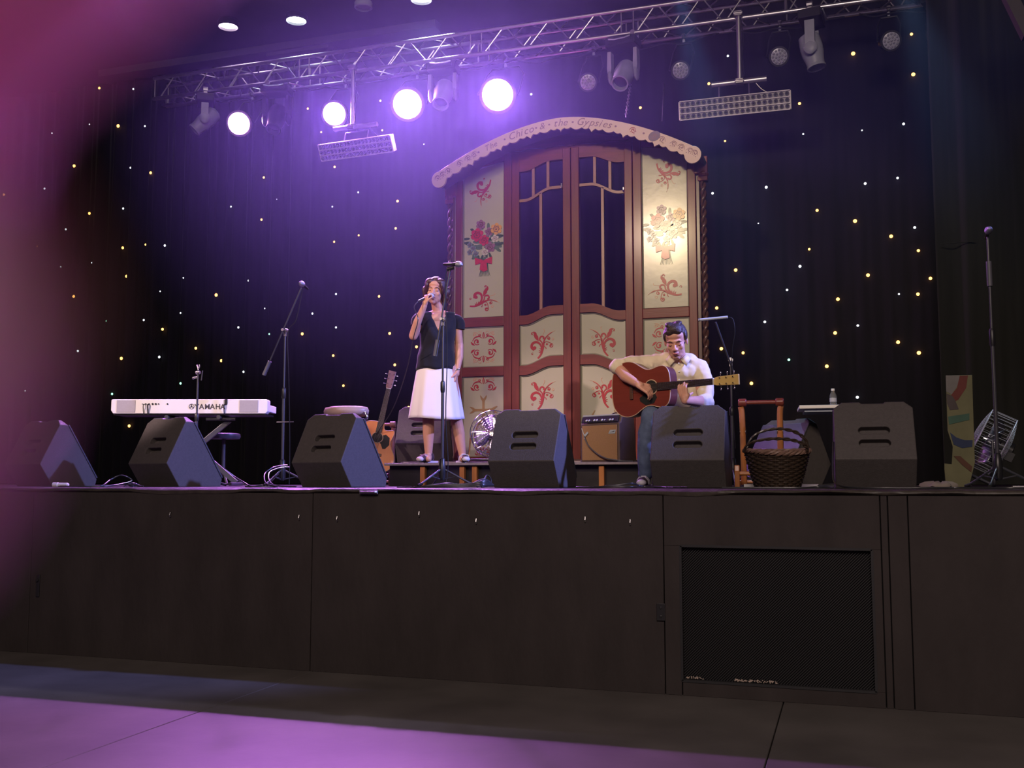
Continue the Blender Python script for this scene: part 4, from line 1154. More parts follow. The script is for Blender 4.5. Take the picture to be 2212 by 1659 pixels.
# ================================================================ guitars
def guitar(name, label, loc, R3, top_m, cutaway, head_m, back_m, sc=1.0, group=None):
    # local frame: u along the neck (+x), w across (+z), face towards -y; sound hole at the origin
    t = thing(name, label, 'guitar', loc, 0, group)
    t.rotation_euler = R3.to_euler(); t.scale = (sc, sc, sc)
    half = [(-.335, .0), (-.333, .07), (-.315, .135), (-.270, .182), (-.205, .200), (-.140, .188), (-.085, .155), (-.040, .132), (.005, .130), (.050, .142), (.095, .147), (.130, .130), (.150, .092), (.156, .040)]
    top = smooth_path([Vector((a, b, 0)) for a, b in half], 4)
    up = [(p.x, p.y) for p in top]; dn = [(a, -b) for a, b in up[1:]][::-1]
    if cutaway:
        h2 = [(-.335, .0), (-.333, .07), (-.315, .135), (-.270, .182), (-.205, .200), (-.140, .188), (-.085, .155), (-.040, .135), (.005, .135), (.050, .145), (.085, .146), (.098, .130), (.090, .100), (.085, .07), (.098, .045), (.156, .035)]
        up = [(p.x, p.y) for p in smooth_path([Vector((a, b, 0)) for a, b in h2], 4)]
        up = [(a, -b) for a, b in up]; dn = [(p.x, p.y) for p in top[1:]][::-1]
    out = up+dn
    MB().prism([(a, b) for a, b in out], .004, .098).build('body', back_m, t, smooth=35)
    MB().prism([(a*.994, b*.985) for a, b in out], .0, .006).build('top', top_m, t)
    MB().tube([(a, .0, b) for a, b in out], .0035, 5, closed=True).build('binding', M['guitar_binding'], t, smooth=60)
    MB().lathe([(.050, 0), (.001, .0005)], 28, Matrix.Rotation(PI/2, 4, 'X') @ Matrix.Translation((0, 0, .0008))).build('sound_hole', M['slot'], t)
    MB().tube([(.053*math.cos(a), -.001, .053*math.sin(a)) for a in [2*PI*i/32 for i in range(32)]], .0042, 5, closed=True).build('rosette', M['guitar_binding'], t, smooth=60)
    MB().prism([(.03, -.045), (.045, -.075), (.02, -.115), (-.05, -.125), (-.095, -.095), (-.10, -.070), (-.055, -.045), (-.045, -.03), (-.02, -.052), (.0, -.056)], -.002, .001).build('pickguard', M['slot'], t)
    MB().box((-.165, -.006, 0), (.026, .012, .15)).build('bridge', M['dark_wood'], t, bevel=.003)
    MB().prism([(.050, -.029), (.50, -.0225), (.50, .0225), (.050, .029)], -.010, -.001).build('fingerboard', M['ebony'], t, bevel=.001)
    nk = MB(); nk.loft([[(x, -.001+ .5*d*(1-math.cos(PI*k/8))*1.0 if False else -.001+d*math.sin(PI*k/8), w*math.cos(PI*k/8)) for k in range(9)] for x, w, d in ((.13, .027, .05), (.17, .026, .026), (.30, .024, .022), (.50, .022, .022))])
    nk.build('neck', back_m, t, smooth=50)
    fm = MB().box((0, 0, 0), (.0022, .003, .047)).mesh('fret'); fm.materials.append(M['chrome'])
    for i in range(1, 20):
        x = .50-.65*(1-2**(-i/12)); 
        if x > .06: child('fret', fm, t, (x, -.011, 0), (0, 0, 0), (1, 1, 1.0+.25*(.5-x)))
    MB().box((.502, -.010, 0), (.006, .010, .046)).build('nut', M['white_plastic'], t)
    hs = MB().prism([(.503, -.022), (.525, -.030), (.690, -.036), (.690, .036), (.525, .030), (.503, .022)], -.006, .010, Matrix.Rotation(0, 4, 'Z'))
    hs.build('headstock', head_m, t, bevel=.003)
    for s in (-1, 1):
        for k in range(3):
            x = .552+.050*k
            MB().cyl((x, -.006, s*.021), (x, -.018, s*.021), .0042, n=8).cyl((x, .004, s*.036), (x, .004, s*.050), .003, n=6).sph((x, .004, s*.056), (.006, .004, .009), 8, 6).build('tuning_peg', M['chrome'], t, smooth=50)
    for k in range(6):
        z = -.018+.0072*k
        MB().tube([(-.165, -.013, z*1.4), (.505, -.0155, z)], .0007 if k > 2 else .001, 4).build('string', M['steel'], t)
    return t
M['guitar_binding'] = mat('pale_binding', (.50, .34, .24), .4)
M['ebony'] = mat('dark_fingerboard', (.035, .020, .020), .4)
M['spruce'] = mat('amber_spruce_top', (.72, .25, .085), .32, var=.1, vscale=6, stretch=(1, 1, 12), coat=.4)
M['mahog_top'] = mat('red_brown_mahogany_top', (.17, .030, .022), .35, var=.2, vscale=8, stretch=(.6, 1, 10), coat=.3)
M['mahog_back'] = mat('dark_mahogany_back', (.10, .026, .022), .35, var=.2, coat=.3)
M['head_wood'] = mat('blond_headstock_wood', (.62, .42, .14), .35, var=.1, coat=.4)
M['brown_neck'] = mat('dark_brown_headstock', (.20, .10, .09), .4)
# standing guitar left of the singer
hole = cz(815, 945, 9.35)
ax = (cz(838, 846, 9.52)-hole).normalized()
fy = Vector((-hole.x, -hole.y, 0)).normalized()   # towards the camera
nf = (fy-ax*fy.dot(ax)).normalized()
R3 = Matrix((ax, -nf, ax.cross(-nf))).transposed()
guitar('acoustic_guitar', 'amber cutaway acoustic guitar standing between the third wedge and the singer', hole, R3, M['spruce'], True, M['brown_neck'], M['mahog_back'], .97, 'acoustic guitars')

# wooden guitar racks
def rack(loc, rz, W, H, label, full=True):
    t = thing('guitar_rack', label, 'guitar rack', loc, rz, 'wooden guitar racks')
    m = M['raw_wood'] if full else M['dark_rack']
    for s in (-1, 1):
        x = s*W/2
        u = MB().tube(smooth_path([(x-s*.0, .02, .02), (x, .0, H*.45), (x+s*.002, -.01, H*.80), (x+s*.010, -.018, H*.90)]), [(.025, .022)]*19, 8)
        u.build('upright', m, t, smooth=50)
        MB().cyl((x-.028, -.02, H*.945), (x+.032, -.02, H*.945), .030, n=16).build('rail_end', M['wood'] if full else M['dark_rack'], t, bevel=.008, smooth=40)
        MB().prism([(-.17, .0), (-.13, .0), (.14, .0), (.17, .02), (.17, .05), (-.11, .05), (-.13, .16), (-.175, .16), (-.185, .12)], -.018, .018, Matrix.Translation((x*1.28, -.05, 0)) @ Matrix.Rotation(PI/2, 4, 'Z')).build('side_foot', m, t, bevel=.006)
    MB().cyl((-W/2+.02, -.02, H*.945), (W/2-.02, -.02, H*.945), .016, n=12).build('top_rail', M['wood'] if full else M['dark_rack'], t, smooth=40)
    for k in (-1, 1): MB().cyl((k*W/2-.022, 0, H*.62), (k*W/2+.022, 0, H*.62), .021, n=10).build('collar', M['dark_wood'], t, smooth=40)
    MB().cyl((-W/2*1.28, -.20, .10), (W/2*1.28, -.20, .10), .016, n=12).build('front_rail', m, t, smooth=40)
    MB().cyl((-W/2*1.25, .08, .04), (W/2*1.25, .08, .04), .014, n=10).build('rear_rail', m, t, smooth=40)
    return t
M['dark_rack'] = mat('dark_brown_rack_wood', (.16, .062, .05), .4, var=.25, coat=.3)
p = at(1645, 1046, 7.55)
rack((p.x, 7.65, 1.2), .05, .265, .655, 'empty orange wooden guitar rack behind the wicker basket')
p = at(826, 1046, 8.95)
rack((p.x, 8.95, 1.2), .2, .20, .62, 'dark wooden guitar rack holding the amber guitar', False)

# ================================================================ amplifier
ap = cz(1303, 998, 8.72)
am = thing('guitar_amplifier', 'small combo amplifier with tan grille cloth on the riser', 'amplifier', (ap.x+.02, ap.y+.12, 1.402), math.radians(-24))
AW, AH, AD = .42, .405, .25
M['tolex'] = mat('brown_grey_vinyl', (.115, .075, .068), .5, var=.2, bump=.3, bscale=120)
M['tan_cloth'] = mat('tan_grille_cloth', (.36, .20, .10), .7, var=.15, vscale=90, bump=.2, bscale=300)
def amp_sec(): return [(-AD/2, 0), (AD/2, 0), (AD/2-.03, AH), (-AD/2+.045, AH), (-AD/2+.02, AH-.062), (-AD/2+.0, AH-.066)]
P = [(-AW/2, d, z) for d, z in amp_sec()]+[(AW/2, d, z) for d, z in amp_sec()]; n = 6
mb = MB(); mb.add(P, [tuple(range(n)), tuple(range(2*n-1, n-1, -1))]+[(i, i+n, (i+1) % n+n, (i+1) % n) for i in range(n)])
mb.build('cabinet', M['tolex'], am, bevel=.010)
MB().box((0, -AD/2-.002, (AH-.075)/2+.006), (AW-.045, .010, AH-.105)).build('grille_cloth', M['tan_cloth'], am, bevel=.004)
MB().box((0, -AD/2+.008, AH-.034), (AW-.03, .012, .055), Matrix.Rotation(math.radians(-20), 3, 'X')).build('control_panel', M['black_plastic'], am, bevel=.002)
MB().box((0, -AD/2+.04, AH+.002), (AW-.02, .03, .012)).build('top_trim', M['grey_plastic'], am, bevel=.003)
for i in range(12):
    x = -AW/2+.045+i*.028
    MB().cyl((x, -AD/2+.004, AH-.036), (x, -AD/2-.014, AH-.042), .007 if i not in (8,) else .004, n=8).build('knob', M['white_plastic'] if i % 3 else M['chrome'], am, smooth=40)
MB().tube(smooth_path([(-.05+.08, 0, AH), (.06, 0, AH+.022), (.11, 0, AH+.024), (.15, 0, AH+.004)]), [(.012, .005)]*19, 8).build('handle', M['black_plastic'], am, smooth=60)
MB().prism([(.10, .245), (.118, .278), (.178, .278), (.17, .245)], -AD/2-.011, -AD/2-.006).build('badge', M['grey_plastic'], am, bevel=.002)
MB().prism([(.113, .254), (.165, .270), (.168, .262)], -AD/2-.012, -AD/2-.010).build('badge_mark', M['steel_dark'], am)
for s in (-1, 1):
    for q in (-1, 1): MB().box((s*(AW/2-.012), q*(AD/2-.012)*.98, .012), (.028, .028, .024)).build('corner_cap', M['steel'], am, bevel=.004)
tg = MB().box((-.135, -AD/2-.016, .245), (.055, .004, .018), Matrix.Rotation(-.7, 3, 'Y')).tube([(-.19, -AD/2-.006, .30), (-.165, -AD/2-.012, .25), (-.15, -AD/2-.012, .235)], .004, 5).tube([(-.155, -AD/2-.012, .235), (-.158, -AD/2-.012, .205)], .004, 5)
tag(tg.build('cable_tie', M['grey_plastic'], am), None)
cbl = MB().tube(smooth_path([(-.155, -AD/2-.016, .232), (-.10, -AD/2-.030, .15), (-.0, -AD/2-.035, .075), (.10, -AD/2-.035, .035), (.19, -AD/2-.02, .02), (.24, -AD/2, .012), (.30, -.06, .010)]), .0055, 6)
cbl.build('lead', M['grey_rubber'], am, smooth=60)

# ================================================================ fans
def fan(loc, R3, r, depth, label, stand, rear=False, wire=None):
    t = thing('floor_fan', label, 'fan', loc, 0, 'wire cage fans')
    R4 = R3.to_4x4()      # local -y is the blowing side
    def tf(mb): mb.v = [tuple(R4 @ Vector(v)) for v in mb.v]; return mb
    cage = MB()
    for y0, sgn in ((-depth/2, -1), (depth/2, 1)):
        for k in range(1, 10):
            rr = r*k/9; bul = sgn*depth*.22*(1-(k/9)**2)
            cage.tube([(rr*math.cos(a), y0+bul, rr*math.sin(a)) for a in [2*PI*i/40 for i in range(40)]], .0014 if k < 9 else .0045, 4, closed=True)
        for i in range(20):
            a = 2*PI*i/20
            cage.tube([(r*q*math.cos(a), y0+sgn*depth*.22*(1-q*q), r*q*math.sin(a)) for q in (.12, .4, .7, 1.0)], .0018, 4)
    for i in range(36):
        a = 2*PI*i/36; cage.tube([(r*math.cos(a), -depth/2, r*math.sin(a)), (r*math.cos(a), depth/2, r*math.sin(a))], .0018, 4)
    tf(cage).build('wire_cage', wire or M['chrome'], t, smooth=60)
    for k in range(4):
        a0 = 2*PI*k/4+.3; bl = MB(); A = []
        rows = []
        for i in range(7):
            q = .16+.70*i/6; wdt = .34+.22*math.sin(PI*i/6)
            rows.append([Vector((r*q*math.cos(a0+s*wdt), -.0+s*depth*.22, r*q*math.sin(a0+s*wdt))) for s in (-1, -.33, .33, 1)])
        P = [p for row in rows for p in row]; Fs = []
        for i in range(6):
            for j in range(3): Fs.append((i*4+j, i*4+j+1, (i+1)*4+j+1, (i+1)*4+j))
        bl.add(P, Fs); tf(bl)
        o = bl.build('blade', M['blade'], t, smooth=60); s_m = o.modifiers.new('solid', 'SOLIDIFY'); s_m.thickness = .003
    tf(MB().lathe([(.002, depth*.35), (r*.16, depth*.33), (r*.18, 0), (r*.16, -depth*.3), (.002, -depth*.36)], 18, Matrix.Rotation(PI/2, 4, 'X'))).build('hub', M['chrome'], t, smooth=50)
    tf(MB().lathe([(.002, -depth*.9), (r*.26, -depth*.85), (r*.28, -depth*.35), (r*.1, -depth*.30)], 18, Matrix.Rotation(PI/2, 4, 'X')).box((0, depth*.7, -r*.2), (r*.5, depth*.6, r*.3))).build('motor', M['black_plastic'], t, smooth=40)
    return t
M['blade'] = mat('polished_aluminium_blade', (.62, .62, .68), .28, 1.0)
fp = cz(1066, 938, 9.25)
R3 = (Matrix.Rotation(faceyaw(fp)-.12, 3, 'Z') @ Matrix.Rotation(math.radians(-14), 3, 'X'))
t = fan(fp, R3, .205, .13, 'chrome wire fan on the riser, half behind the fourth wedge', None)
gz = 1.43-fp.z
MB().tube(smooth_path([(-.215, 0, .0), (-.225, .0, -.05), (-.232, -.01, gz+.06), (-.235, -.02, gz+.012)]), .008, 8).build('side_tube', M['brass'] if 'brass' in M else mat('brass_tube', (.75, .52, .20), .2, 1.0), t, smooth=60)
MB().tube(smooth_path([(-.235, -.02, gz+.012), (-.1, -.06, gz+.01), (.1, -.06, gz+.01), (.225, -.02, gz+.012), (.225, 0, gz+.08), (.215, 0, 0)]), .009, 8).tube([(-.235, -.02, gz+.012), (-.20, .16, gz+.01), (.20, .16, gz+.01), (.225, -.02, gz+.012)], .009, 8).build('foot_frame', M['black_metal_gloss'], t, smooth=60)
fp = cz(2141, 955, 7.95)
# image-plane axes
rt = Vector((c_, s_, 0)); upv = Vector((0, 0, 1)); tow = Vector((s_, -c_, 0))
axis = (-.80*rt+.45*upv-.34*tow).normalized()    # blows up, left and away
yv = -axis; zv = (upv-yv*upv.dot(yv)).normalized(); xv = yv.cross(zv)
R3 = Matrix((xv, yv, zv)).transposed()
t = fan(fp, R3, .235, .19, 'tilted drum fan with a wire cage at the far right', None, wire=mat('pale_zinc_wire', (.60, .63, .68), .4, .35))
gz = 1.2-fp.z
MB().tube(smooth_path([xv*.24, xv*.26+Vector((0, 0, gz*.6)), xv*.24+Vector((0, 0, gz+.012)), -xv*.24+Vector((0, 0, gz+.012)), -xv*.26+Vector((0, 0, gz*.6)), -xv*.24]), .010, 8).tube([xv*.24+Vector((0, 0, gz+.012)), xv*.2-yv*.28+Vector((0, 0, gz+.012)), -xv*.2-yv*.28+Vector((0, 0, gz+.012)), -xv*.24+Vector((0, 0, gz+.012))], .010, 8).build('foot_frame', M['black_metal_gloss'], t, smooth=60)

# ================================================================ basket
bp_ = at(1677, 1047, 6.62); bp_.y = 6.72
bk = thing('wicker_basket', 'dark wicker basket with two arched handles at the stage edge', 'basket', (bp_.x, 6.74, 1.2))
M['wicker'] = mat('dark_brown_willow', (.045, .030, .020), .4, var=.4, vscale=30, coat=.2)
M['rim_wicker'] = mat('paler_plaited_rim', (.20, .12, .085), .5, var=.5, vscale=30)
BH, r0, r1 = .235, .132, .198
nst = 30; nrow = 17
for j in range(nrow):
    z = .010+(BH-.02)*j/(nrow-1); rr = r0+(r1-r0)*(z/BH)**.85; pts = []
    for i in range(nst*4):
        a = 2*PI*i/(nst*4); w = .0055*math.sin(nst/2*a+(PI if j % 2 else 0))
        pts.append(((rr+w)*math.cos(a), (rr+w)*math.sin(a)*.86, z))
    MB().tube(pts, .0075, 5, closed=True).build('woven_row', M['wicker'], bk, smooth=60)
stk = MB().tube([(0, 0, 0), (1, 0, 0)], .004, 5)
for i in range(nst):
    a = 2*PI*(i+.5)/nst
    MB().tube([(r0*math.cos(a), r0*.86*math.sin(a), 0), (r1*math.cos(a), r1*.86*math.sin(a), BH)], .0045, 5).build('stake', M['wicker'], bk, smooth=60)
MB().lathe([(.001, .004), (r0, .004), (r0, .014), (.001, .014)], 30, Matrix.Diagonal((1, .86, 1, 1))).build('base', M['wicker'], bk)
for k in range(3):
    pts = []
    for i in range(160):
        a = 2*PI*i/160; q = i*.45+k*2*PI/3
        sag = -.022*max(0, math.cos(a+1.3))**2
        pts.append(((r1+.002+.009*math.cos(q))*math.cos(a), (r1+.002+.009*math.cos(q))*.86*math.sin(a), BH+.006+.009*math.sin(q)+sag))
    MB().tube(pts, .009, 5, closed=True).build('rim_strand', M['rim_wicker'], bk, smooth=60)
for y, hh, tilt in ((.06, .15, .15), (-.10, .075, -.5)):
    h = MB()
    for k in range(2):
        pts = []
        for i in range(60):
            t_ = i/59; a = PI*t_; q = i*.6+k*PI
            pts.append((-r1*.97*math.cos(a)+.004*math.cos(q), y+.15*tilt*math.sin(a)+.005*math.sin(q), BH+hh*math.sin(a)**.8+.005*math.cos(q)))
        h.tube(pts, .0065, 5)
    h.build('handle', M['wicker'], bk, smooth=60)

# ================================================================ side table, bottle, board, bits on the floor
tp = at(1765, 884, 8.4)
tb = thing('side_table', 'small white-topped table behind the rightmost wedge', 'table', (tp.x+.16, 8.55, 1.2), .08)
zt = at(1765, 880, 8.4).z-1.2
MB().box((.0, 0, zt), (.62, .42, .028)).build('table_top', M['white_plastic'], tb, bevel=.006)
MB().box((.0, 0, zt-.026), (.54, .34, .024)).build('apron', M['grey_plastic'], tb, bevel=.003)
MB().cyl((-.02, .0, .03), (-.02, .0, zt-.03), .022, n=12).build('column', M['black_metal_gloss'], tb, smooth=40)
MB().lathe([(.20, .0), (.20, .015), (.06, .028), (.02, .04)], 24).build('base', M['black_metal_gloss'], tb, smooth=40)
bt = at(1800, 873, 8.45)
bo = thing('water_bottle', 'small clear plastic water bottle on the white table', 'bottle', (bt.x, 8.5, 1.2+zt+.014))
M['pet'] = mat('clear_plastic', (.85, .88, .92), .08, trans=.85, ior=1.15, var=.0)
MB().lathe([(.024, 0), (.027, .006), (.027, .02), (.025, .025), (.027, .03), (.025, .045), (.027, .05), (.027, .075), (.026, .085), (.014, .115), (.012, .125)], 18).build('bottle_body', M['pet'], bo, smooth=40)
MB().lathe([(.0275, .034), (.0275, .066)], 18, caps=False).build('paper_band', mat('pale_print_band', (.45, .45, .50), .5), bo, smooth=60)
MB().lathe([(.0145, .122), (.0145, .138), (.012, .140), (.001, .140)], 14).build('cap', M['white_plastic'], bo, smooth=40)
# painted board leaning at the right wing
b0, b1 = at(2046, 812, 8.3), at(2100, 1030, 8.3)
bd = thing('painted_board', 'tall narrow board painted with red, green and blue bands, leaning at the right', 'board', (at(2072, 1030, 8.3).x, 8.3, 1.2))
px_ = lambda x, y: (at(x, y, 8.3).x-bd.location.x, at(x, y, 8.3).z-1.2)
M['board'] = mat('dull_yellow_green_board', (.16, .155, .072), .7, var=.35, vscale=6)
MB().prism([px_(2043, 811), px_(2100, 810), px_(2106, 1000), (px_(2092, 1030)[0], 0), (px_(2042, 1012)[0], 0), px_(2040, 1012), px_(2040, 1001), px_(2056, 1003), px_(2058, 965), px_(2047, 930)][::-1], 0, .02).build('panel', M['board'], bd, bevel=.002)
_bl = [0]
def shape(nm, pts, col):
    _bl[0] += 1
    MB().prism([px_(*p) for p in pts], -.002-.0006*_bl[0], .002).build('painted_band', mat(nm, col, .7, var=.25), bd)
shape('grey_white_corner', [(2043, 811), (2073, 811), (2069, 832), (2056, 852), (2044, 846)], (.17, .16, .145))
shape('dull_red_band', [(2073, 812), (2091, 811), (2087, 838), (2070, 863), (2058, 870), (2054, 854), (2067, 838)], (.13, .025, .018))
shape('brown_block', [(2045, 850), (2057, 855), (2063, 864), (2071, 884), (2052, 886), (2046, 872)], (.07, .055, .05))
shape('green_band', [(2048, 900), (2094, 893), (2094, 907), (2050, 917)], (.05, .115, .075))
shape('blue_band', [(2052, 934), (2066, 945), (2084, 951), (2101, 951), (2100, 965), (2078, 968), (2060, 960)], (.022, .035, .085))
shape('rust_band', [(2060, 985), (2074, 985), (2100, 1008), (2098, 1020), (2078, 1004)], (.10, .04, .02))
# small things along the stage edge
def small(nm, lb, cat, mb, m, loc, rz=0, **k):
    o = mb.build(nm, m, None, **k); o.location = loc; o.rotation_euler = (0, 0, rz); return tag(o, lb, cat)
p = at(127, 1046, 6.30)
small('cable_connector', 'short white and blue cable connector lying before the leftmost wedge', 'connector', MB().cyl((-.05, 0, .017), (.055, 0, .017), .016, n=14).cyl((-.06, 0, .017), (-.02, 0, .017), .019, n=14).cyl((.05, 0, .017), (.062, 0, .017), .012, n=12), M['white_plastic'], (p.x, 6.32, 1.2), .25, smooth=40, bevel=.002)
p = at(1612, 1041, 6.95); small('paper_sheet', 'white paper sheet on the floor at the foot of the wooden rack', 'paper', MB().box((0, 0, .004), (.15, .22, .002)).box((.02, .06, .016), (.10, .06, .02)), M['white_plastic'], (p.x+.01, 7.0, 1.2), .1)
p = at(1740, 1042, 6.9); small('folded_paper', 'bright white folded sheet on the floor right of the basket', 'paper', MB().box((0, 0, .004), (.13, .2, .002)).box((.01, .03, .016), (.12, .12, .003), Matrix.Rotation(.15, 3, 'X')), M['white_plastic'], (p.x, 6.95, 1.2), -.1)
p = at(2018, 1028, 7.5); small('crumpled_cloth', 'crumpled pale cloth on the floor left of the painted board', 'cloth', MB().loft([[(.10*math.cos(a)*k*(1+.25*math.sin(3*a)), .06*math.sin(a)*k*(1+.2*math.cos(4*a)), z+.008*math.sin(5*a)) for a in [2*PI*i/24 for i in range(24)]] for k, z in ((1.15, .005), (1.1, .02), (.8, .035), (.3, .04))]), mat('dusty_cloth', (.26, .22, .18), .9), (p.x+.03, 7.5, 1.2), .2, smooth=60)
p = at(2200, 1042, 6.7); small('metal_strip', 'flat pale metal strip lying at the far right stage edge', 'strip', MB().box((0, 0, .010), (.30, .05, .018)), M['steel'], (p.x+.12, 6.75, 1.2), 0, bevel=.003)
# cables along the edge
def cable(lb, pts, r=.0055, m=None):
    o = MB().tube(smooth_path(pts, 5), r, 6).build('stage_cable', m or M['cable'], None, smooth=60)
    tag(o, lb, 'cable', 'cables along the stage edge'); return o
M['cable'] = mat('glossy_black_cable', (.03, .03, .033), .3, spec=.7)
def fpt(px, Y, z=.007): q = at(px, 1045, Y); return (q.x, Y, 1.2+z)
cable('black cable looping from the leftmost wedge towards the second', [fpt(90, 6.35), fpt(150, 6.30), fpt(215, 6.36), fpt(240, 6.5, .06), fpt(262, 6.55, .09), fpt(285, 6.6, .05), fpt(255, 6.45, .02), fpt(225, 6.33), fpt(200, 6.28)])
cable('black cable tangle between the first and second wedges', [fpt(268, 6.4), fpt(285, 6.45, .03), fpt(300, 6.5, .015), fpt(290, 6.38), fpt(276, 6.35, .02), fpt(310, 6.32)])
cable('looped cable between the second wedge and the left boom stand', [fpt(505, 6.6, .08), fpt(525, 6.5, .04), fpt(545, 6.45), fpt(572, 6.5, .02), fpt(600, 6.4), fpt(560, 6.32), fpt(530, 6.34)])
cable('cable arching into the back of the third wedge', [fpt(600, 6.35), fpt(575, 6.42, .03), fpt(572, 6.6, .10), fpt(592, 6.7, .15), fpt(620, 6.8, .165)])
cable('second cable arching beside the left stand into the third wedge', [fpt(640, 6.32), fpt(590, 6.4, .02), fpt(580, 6.55, .10), fpt(600, 6.68, .14), fpt(624, 6.78, .15)])
for i in range(5):
    a = [fpt(858+9*i, 6.32+.05*i), fpt(905, 6.25+.03*i), fpt(960, 6.22+.05*i, .008+.006*i), fpt(1010, 6.25+.055*i, .012+.008*(i % 3)), fpt(1045, 6.28+.06*i, .02+.010*i), fpt(1066, 6.45+.05*i, .02)]
    cable(['lowest cable of the violet-lit bundle before the singer', 'second cable of the violet-lit bundle before the singer', 'third cable of the violet-lit bundle before the singer', 'fourth cable of the violet-lit bundle before the singer', 'topmost cable of the violet-lit bundle before the singer'][i], a)
cable('cable coil standing up left of the fourth wedge', [fpt(1030, 6.5), fpt(1045, 6.55, .05), fpt(1052, 6.6, .085), fpt(1060, 6.6, .06), fpt(1058, 6.55, .02), fpt(1040, 6.4)])
for i in range(4):
    a = [fpt(1245+12*i, 6.36+.06*i), fpt(1285, 6.30+.05*i), fpt(1325, 6.28+.06*i, .01+.008*(i % 2)), fpt(1365, 6.32+.06*i, .03 if i == 3 else .008), fpt(1392, 6.45+.05*i, .012), fpt(1440+15*i, 6.35)]
    cable(['nearest cable before the amplifier', 'second nearest cable before the amplifier', 'third cable before the amplifier', 'farthest arched cable before the amplifier'][i], a)
cable('thin cable hanging down from the rightmost wedge', [fpt(1803, 7.0, .30), fpt(1800, 6.85, .12), fpt(1806, 6.6, .03), fpt(1850, 6.4), fpt(1960, 6.35), fpt(2060, 6.4)])
cable('cable lying from the basket to the rightmost wedge', [fpt(1560, 6.3), fpt(1640, 6.28), fpt(1730, 6.3), fpt(1765, 6.38, .012), fpt(1800, 6.32)])
cable('cable lying along the far right stage edge', [fpt(1990, 6.6), fpt(2060, 6.7), fpt(2120, 6.6), fpt(2180, 6.5), fpt(2230, 6.55)])
p = at(2060, 1036, 6.9)
# ================================================================ people
M['skin_w'] = mat('warm_skin', (.56, .29, .20), .45, spec=.35, var=.08, vscale=20, sss=.12)
M['skin_m'] = mat('fair_skin', (.58, .30, .22), .45, spec=.35, var=.08, vscale=20, sss=.12)
M['hair_w'] = mat('dark_auburn_hair', (.055, .018, .020), .38, spec=.6, var=.4, vscale=60, stretch=(3, 3, .4), bump=.4, bscale=90)
M['hair_m'] = mat('dark_brown_hair', (.034, .018, .018), .55, spec=.5, var=.4, vscale=60, bump=.5, bscale=90)
M['navy'] = mat('black_knit_top', (.008, .008, .013), .8, spec=.2, var=.2, vscale=40, sheen=.2)
M['white_cloth'] = mat('white_cotton_skirt', (.80, .74, .74), .7, spec=.2, var=.04, vscale=10, bump=.15, bscale=12)
M['shirt'] = mat('cream_cotton_shirt', (.66, .57, .43), .7, spec=.2, var=.05, vscale=10, bump=.3, bscale=14)
M['jeans'] = mat('blue_denim', (.10, .13, .22), .75, spec=.2, var=.25, vscale=40, bump=.2, bscale=200)
M['lip'] = mat('rosy_lips', (.36, .10, .09), .4)
M['lid'] = mat('shaded_eyelid', (.30, .13, .10), .5)
M['brow'] = mat('dark_eyebrow', (.035, .018, .015), .6)
def cap(mb, p0, p1, r0, r1, n=14):
    p0, p1 = Vector(p0), Vector(p1)
    mb.tube([p0, p1], [r0, r1], n); mb.sph(p0, r0, n, 8); mb.sph(p1, r1, n, 8); return mb
def folds(o, size, strength):
    t = bpy.data.textures.get('cloth_folds_%d' % int(size*1000)) or bpy.data.textures.new('cloth_folds_%d' % int(size*1000), 'CLOUDS')
    t.noise_scale = size; t.noise_depth = 1
    d = o.modifiers.new('folds', 'DISPLACE'); d.texture = t; d.strength = strength; d.mid_level = .5; d.texture_coords = 'LOCAL'
    return o
def chain(mb, pts, rs, n=14):
    for a, b, ra, rb in zip(pts[:-1], pts[1:], rs[:-1], rs[1:]): cap(mb, a, b, ra, rb, n)
    return mb
def fuse(mb, name, m, parent, vox=.007, it=6, fac=.5, solid=None):
    me = bpy.data.meshes.new(name); me.from_pydata([tuple(p) for p in mb.v], [], mb.f)
    bm = bmesh.new(); bm.from_mesh(me); bmesh.ops.recalc_face_normals(bm, faces=bm.faces); bm.to_mesh(me); bm.free()
    o = bpy.data.objects.new(name, me); COL.objects.link(o); me.materials.append(m)
    r = o.modifiers.new('r', 'REMESH'); r.mode = 'VOXEL'; r.voxel_size = vox; r.use_smooth_shade = True
    s = o.modifiers.new('s', 'SMOOTH'); s.factor = fac; s.iterations = it
    bpy.context.view_layer.update()
    new = bpy.data.meshes.new_from_object(o.evaluated_get(bpy.context.evaluated_depsgraph_get()))
    new.name = name; new.shade_smooth()
    bpy.data.objects.remove(o); bpy.data.meshes.remove(me)
    if not new.materials: new.materials.append(m)
    q = bpy.data.objects.new(name, new); COL.objects.link(q)
    if parent: q.parent = parent
    return q
def head(mb, C, R, k=1.0, male=False):
    C = Vector(C)
    def P(x, y, z): return C+R @ Vector((x*k, y*k, z*k))
    def S(x, y, z, r, n=18, m=12):
        mb.sph(P(x, y, z), tuple(q*k for q in (r if isinstance(r, tuple) else (r, r, r))), n, m, R)
    S(0, .016, .036, (.074, .092, .082)); S(0, -.022, -.026, (.060, .066, .084)); S(0, -.036, -.078, (.043 if not male else .049, .042, .032))
    S(0, -.062, -.100, (.021 if not male else .027, .018, .017)); S(0, -.074, .020, (.050, .018, .013)); S(0, -.052, .055, (.055, .035, .032))
    for s in (-1, 1):
        S(s*.036, -.060, -.024, (.020, .018, .022)); S(s*.074, .012, -.008, (.008, .018, .028)); S(s*.031, -.074, .000, (.014, .010, .009))
        S(s*.012, -.098, -.036, (.010, .010, .008)); S(s*.040, -.028, -.062, (.016, .03, .024))
    cap(mb, P(0, -.080, .008), P(0, -.104, -.030), .0085*k, .0125*k); S(0, -.086, -.060, (.022, .012, .006)); S(0, -.085, -.071, (.018, .012, .007))
    return P
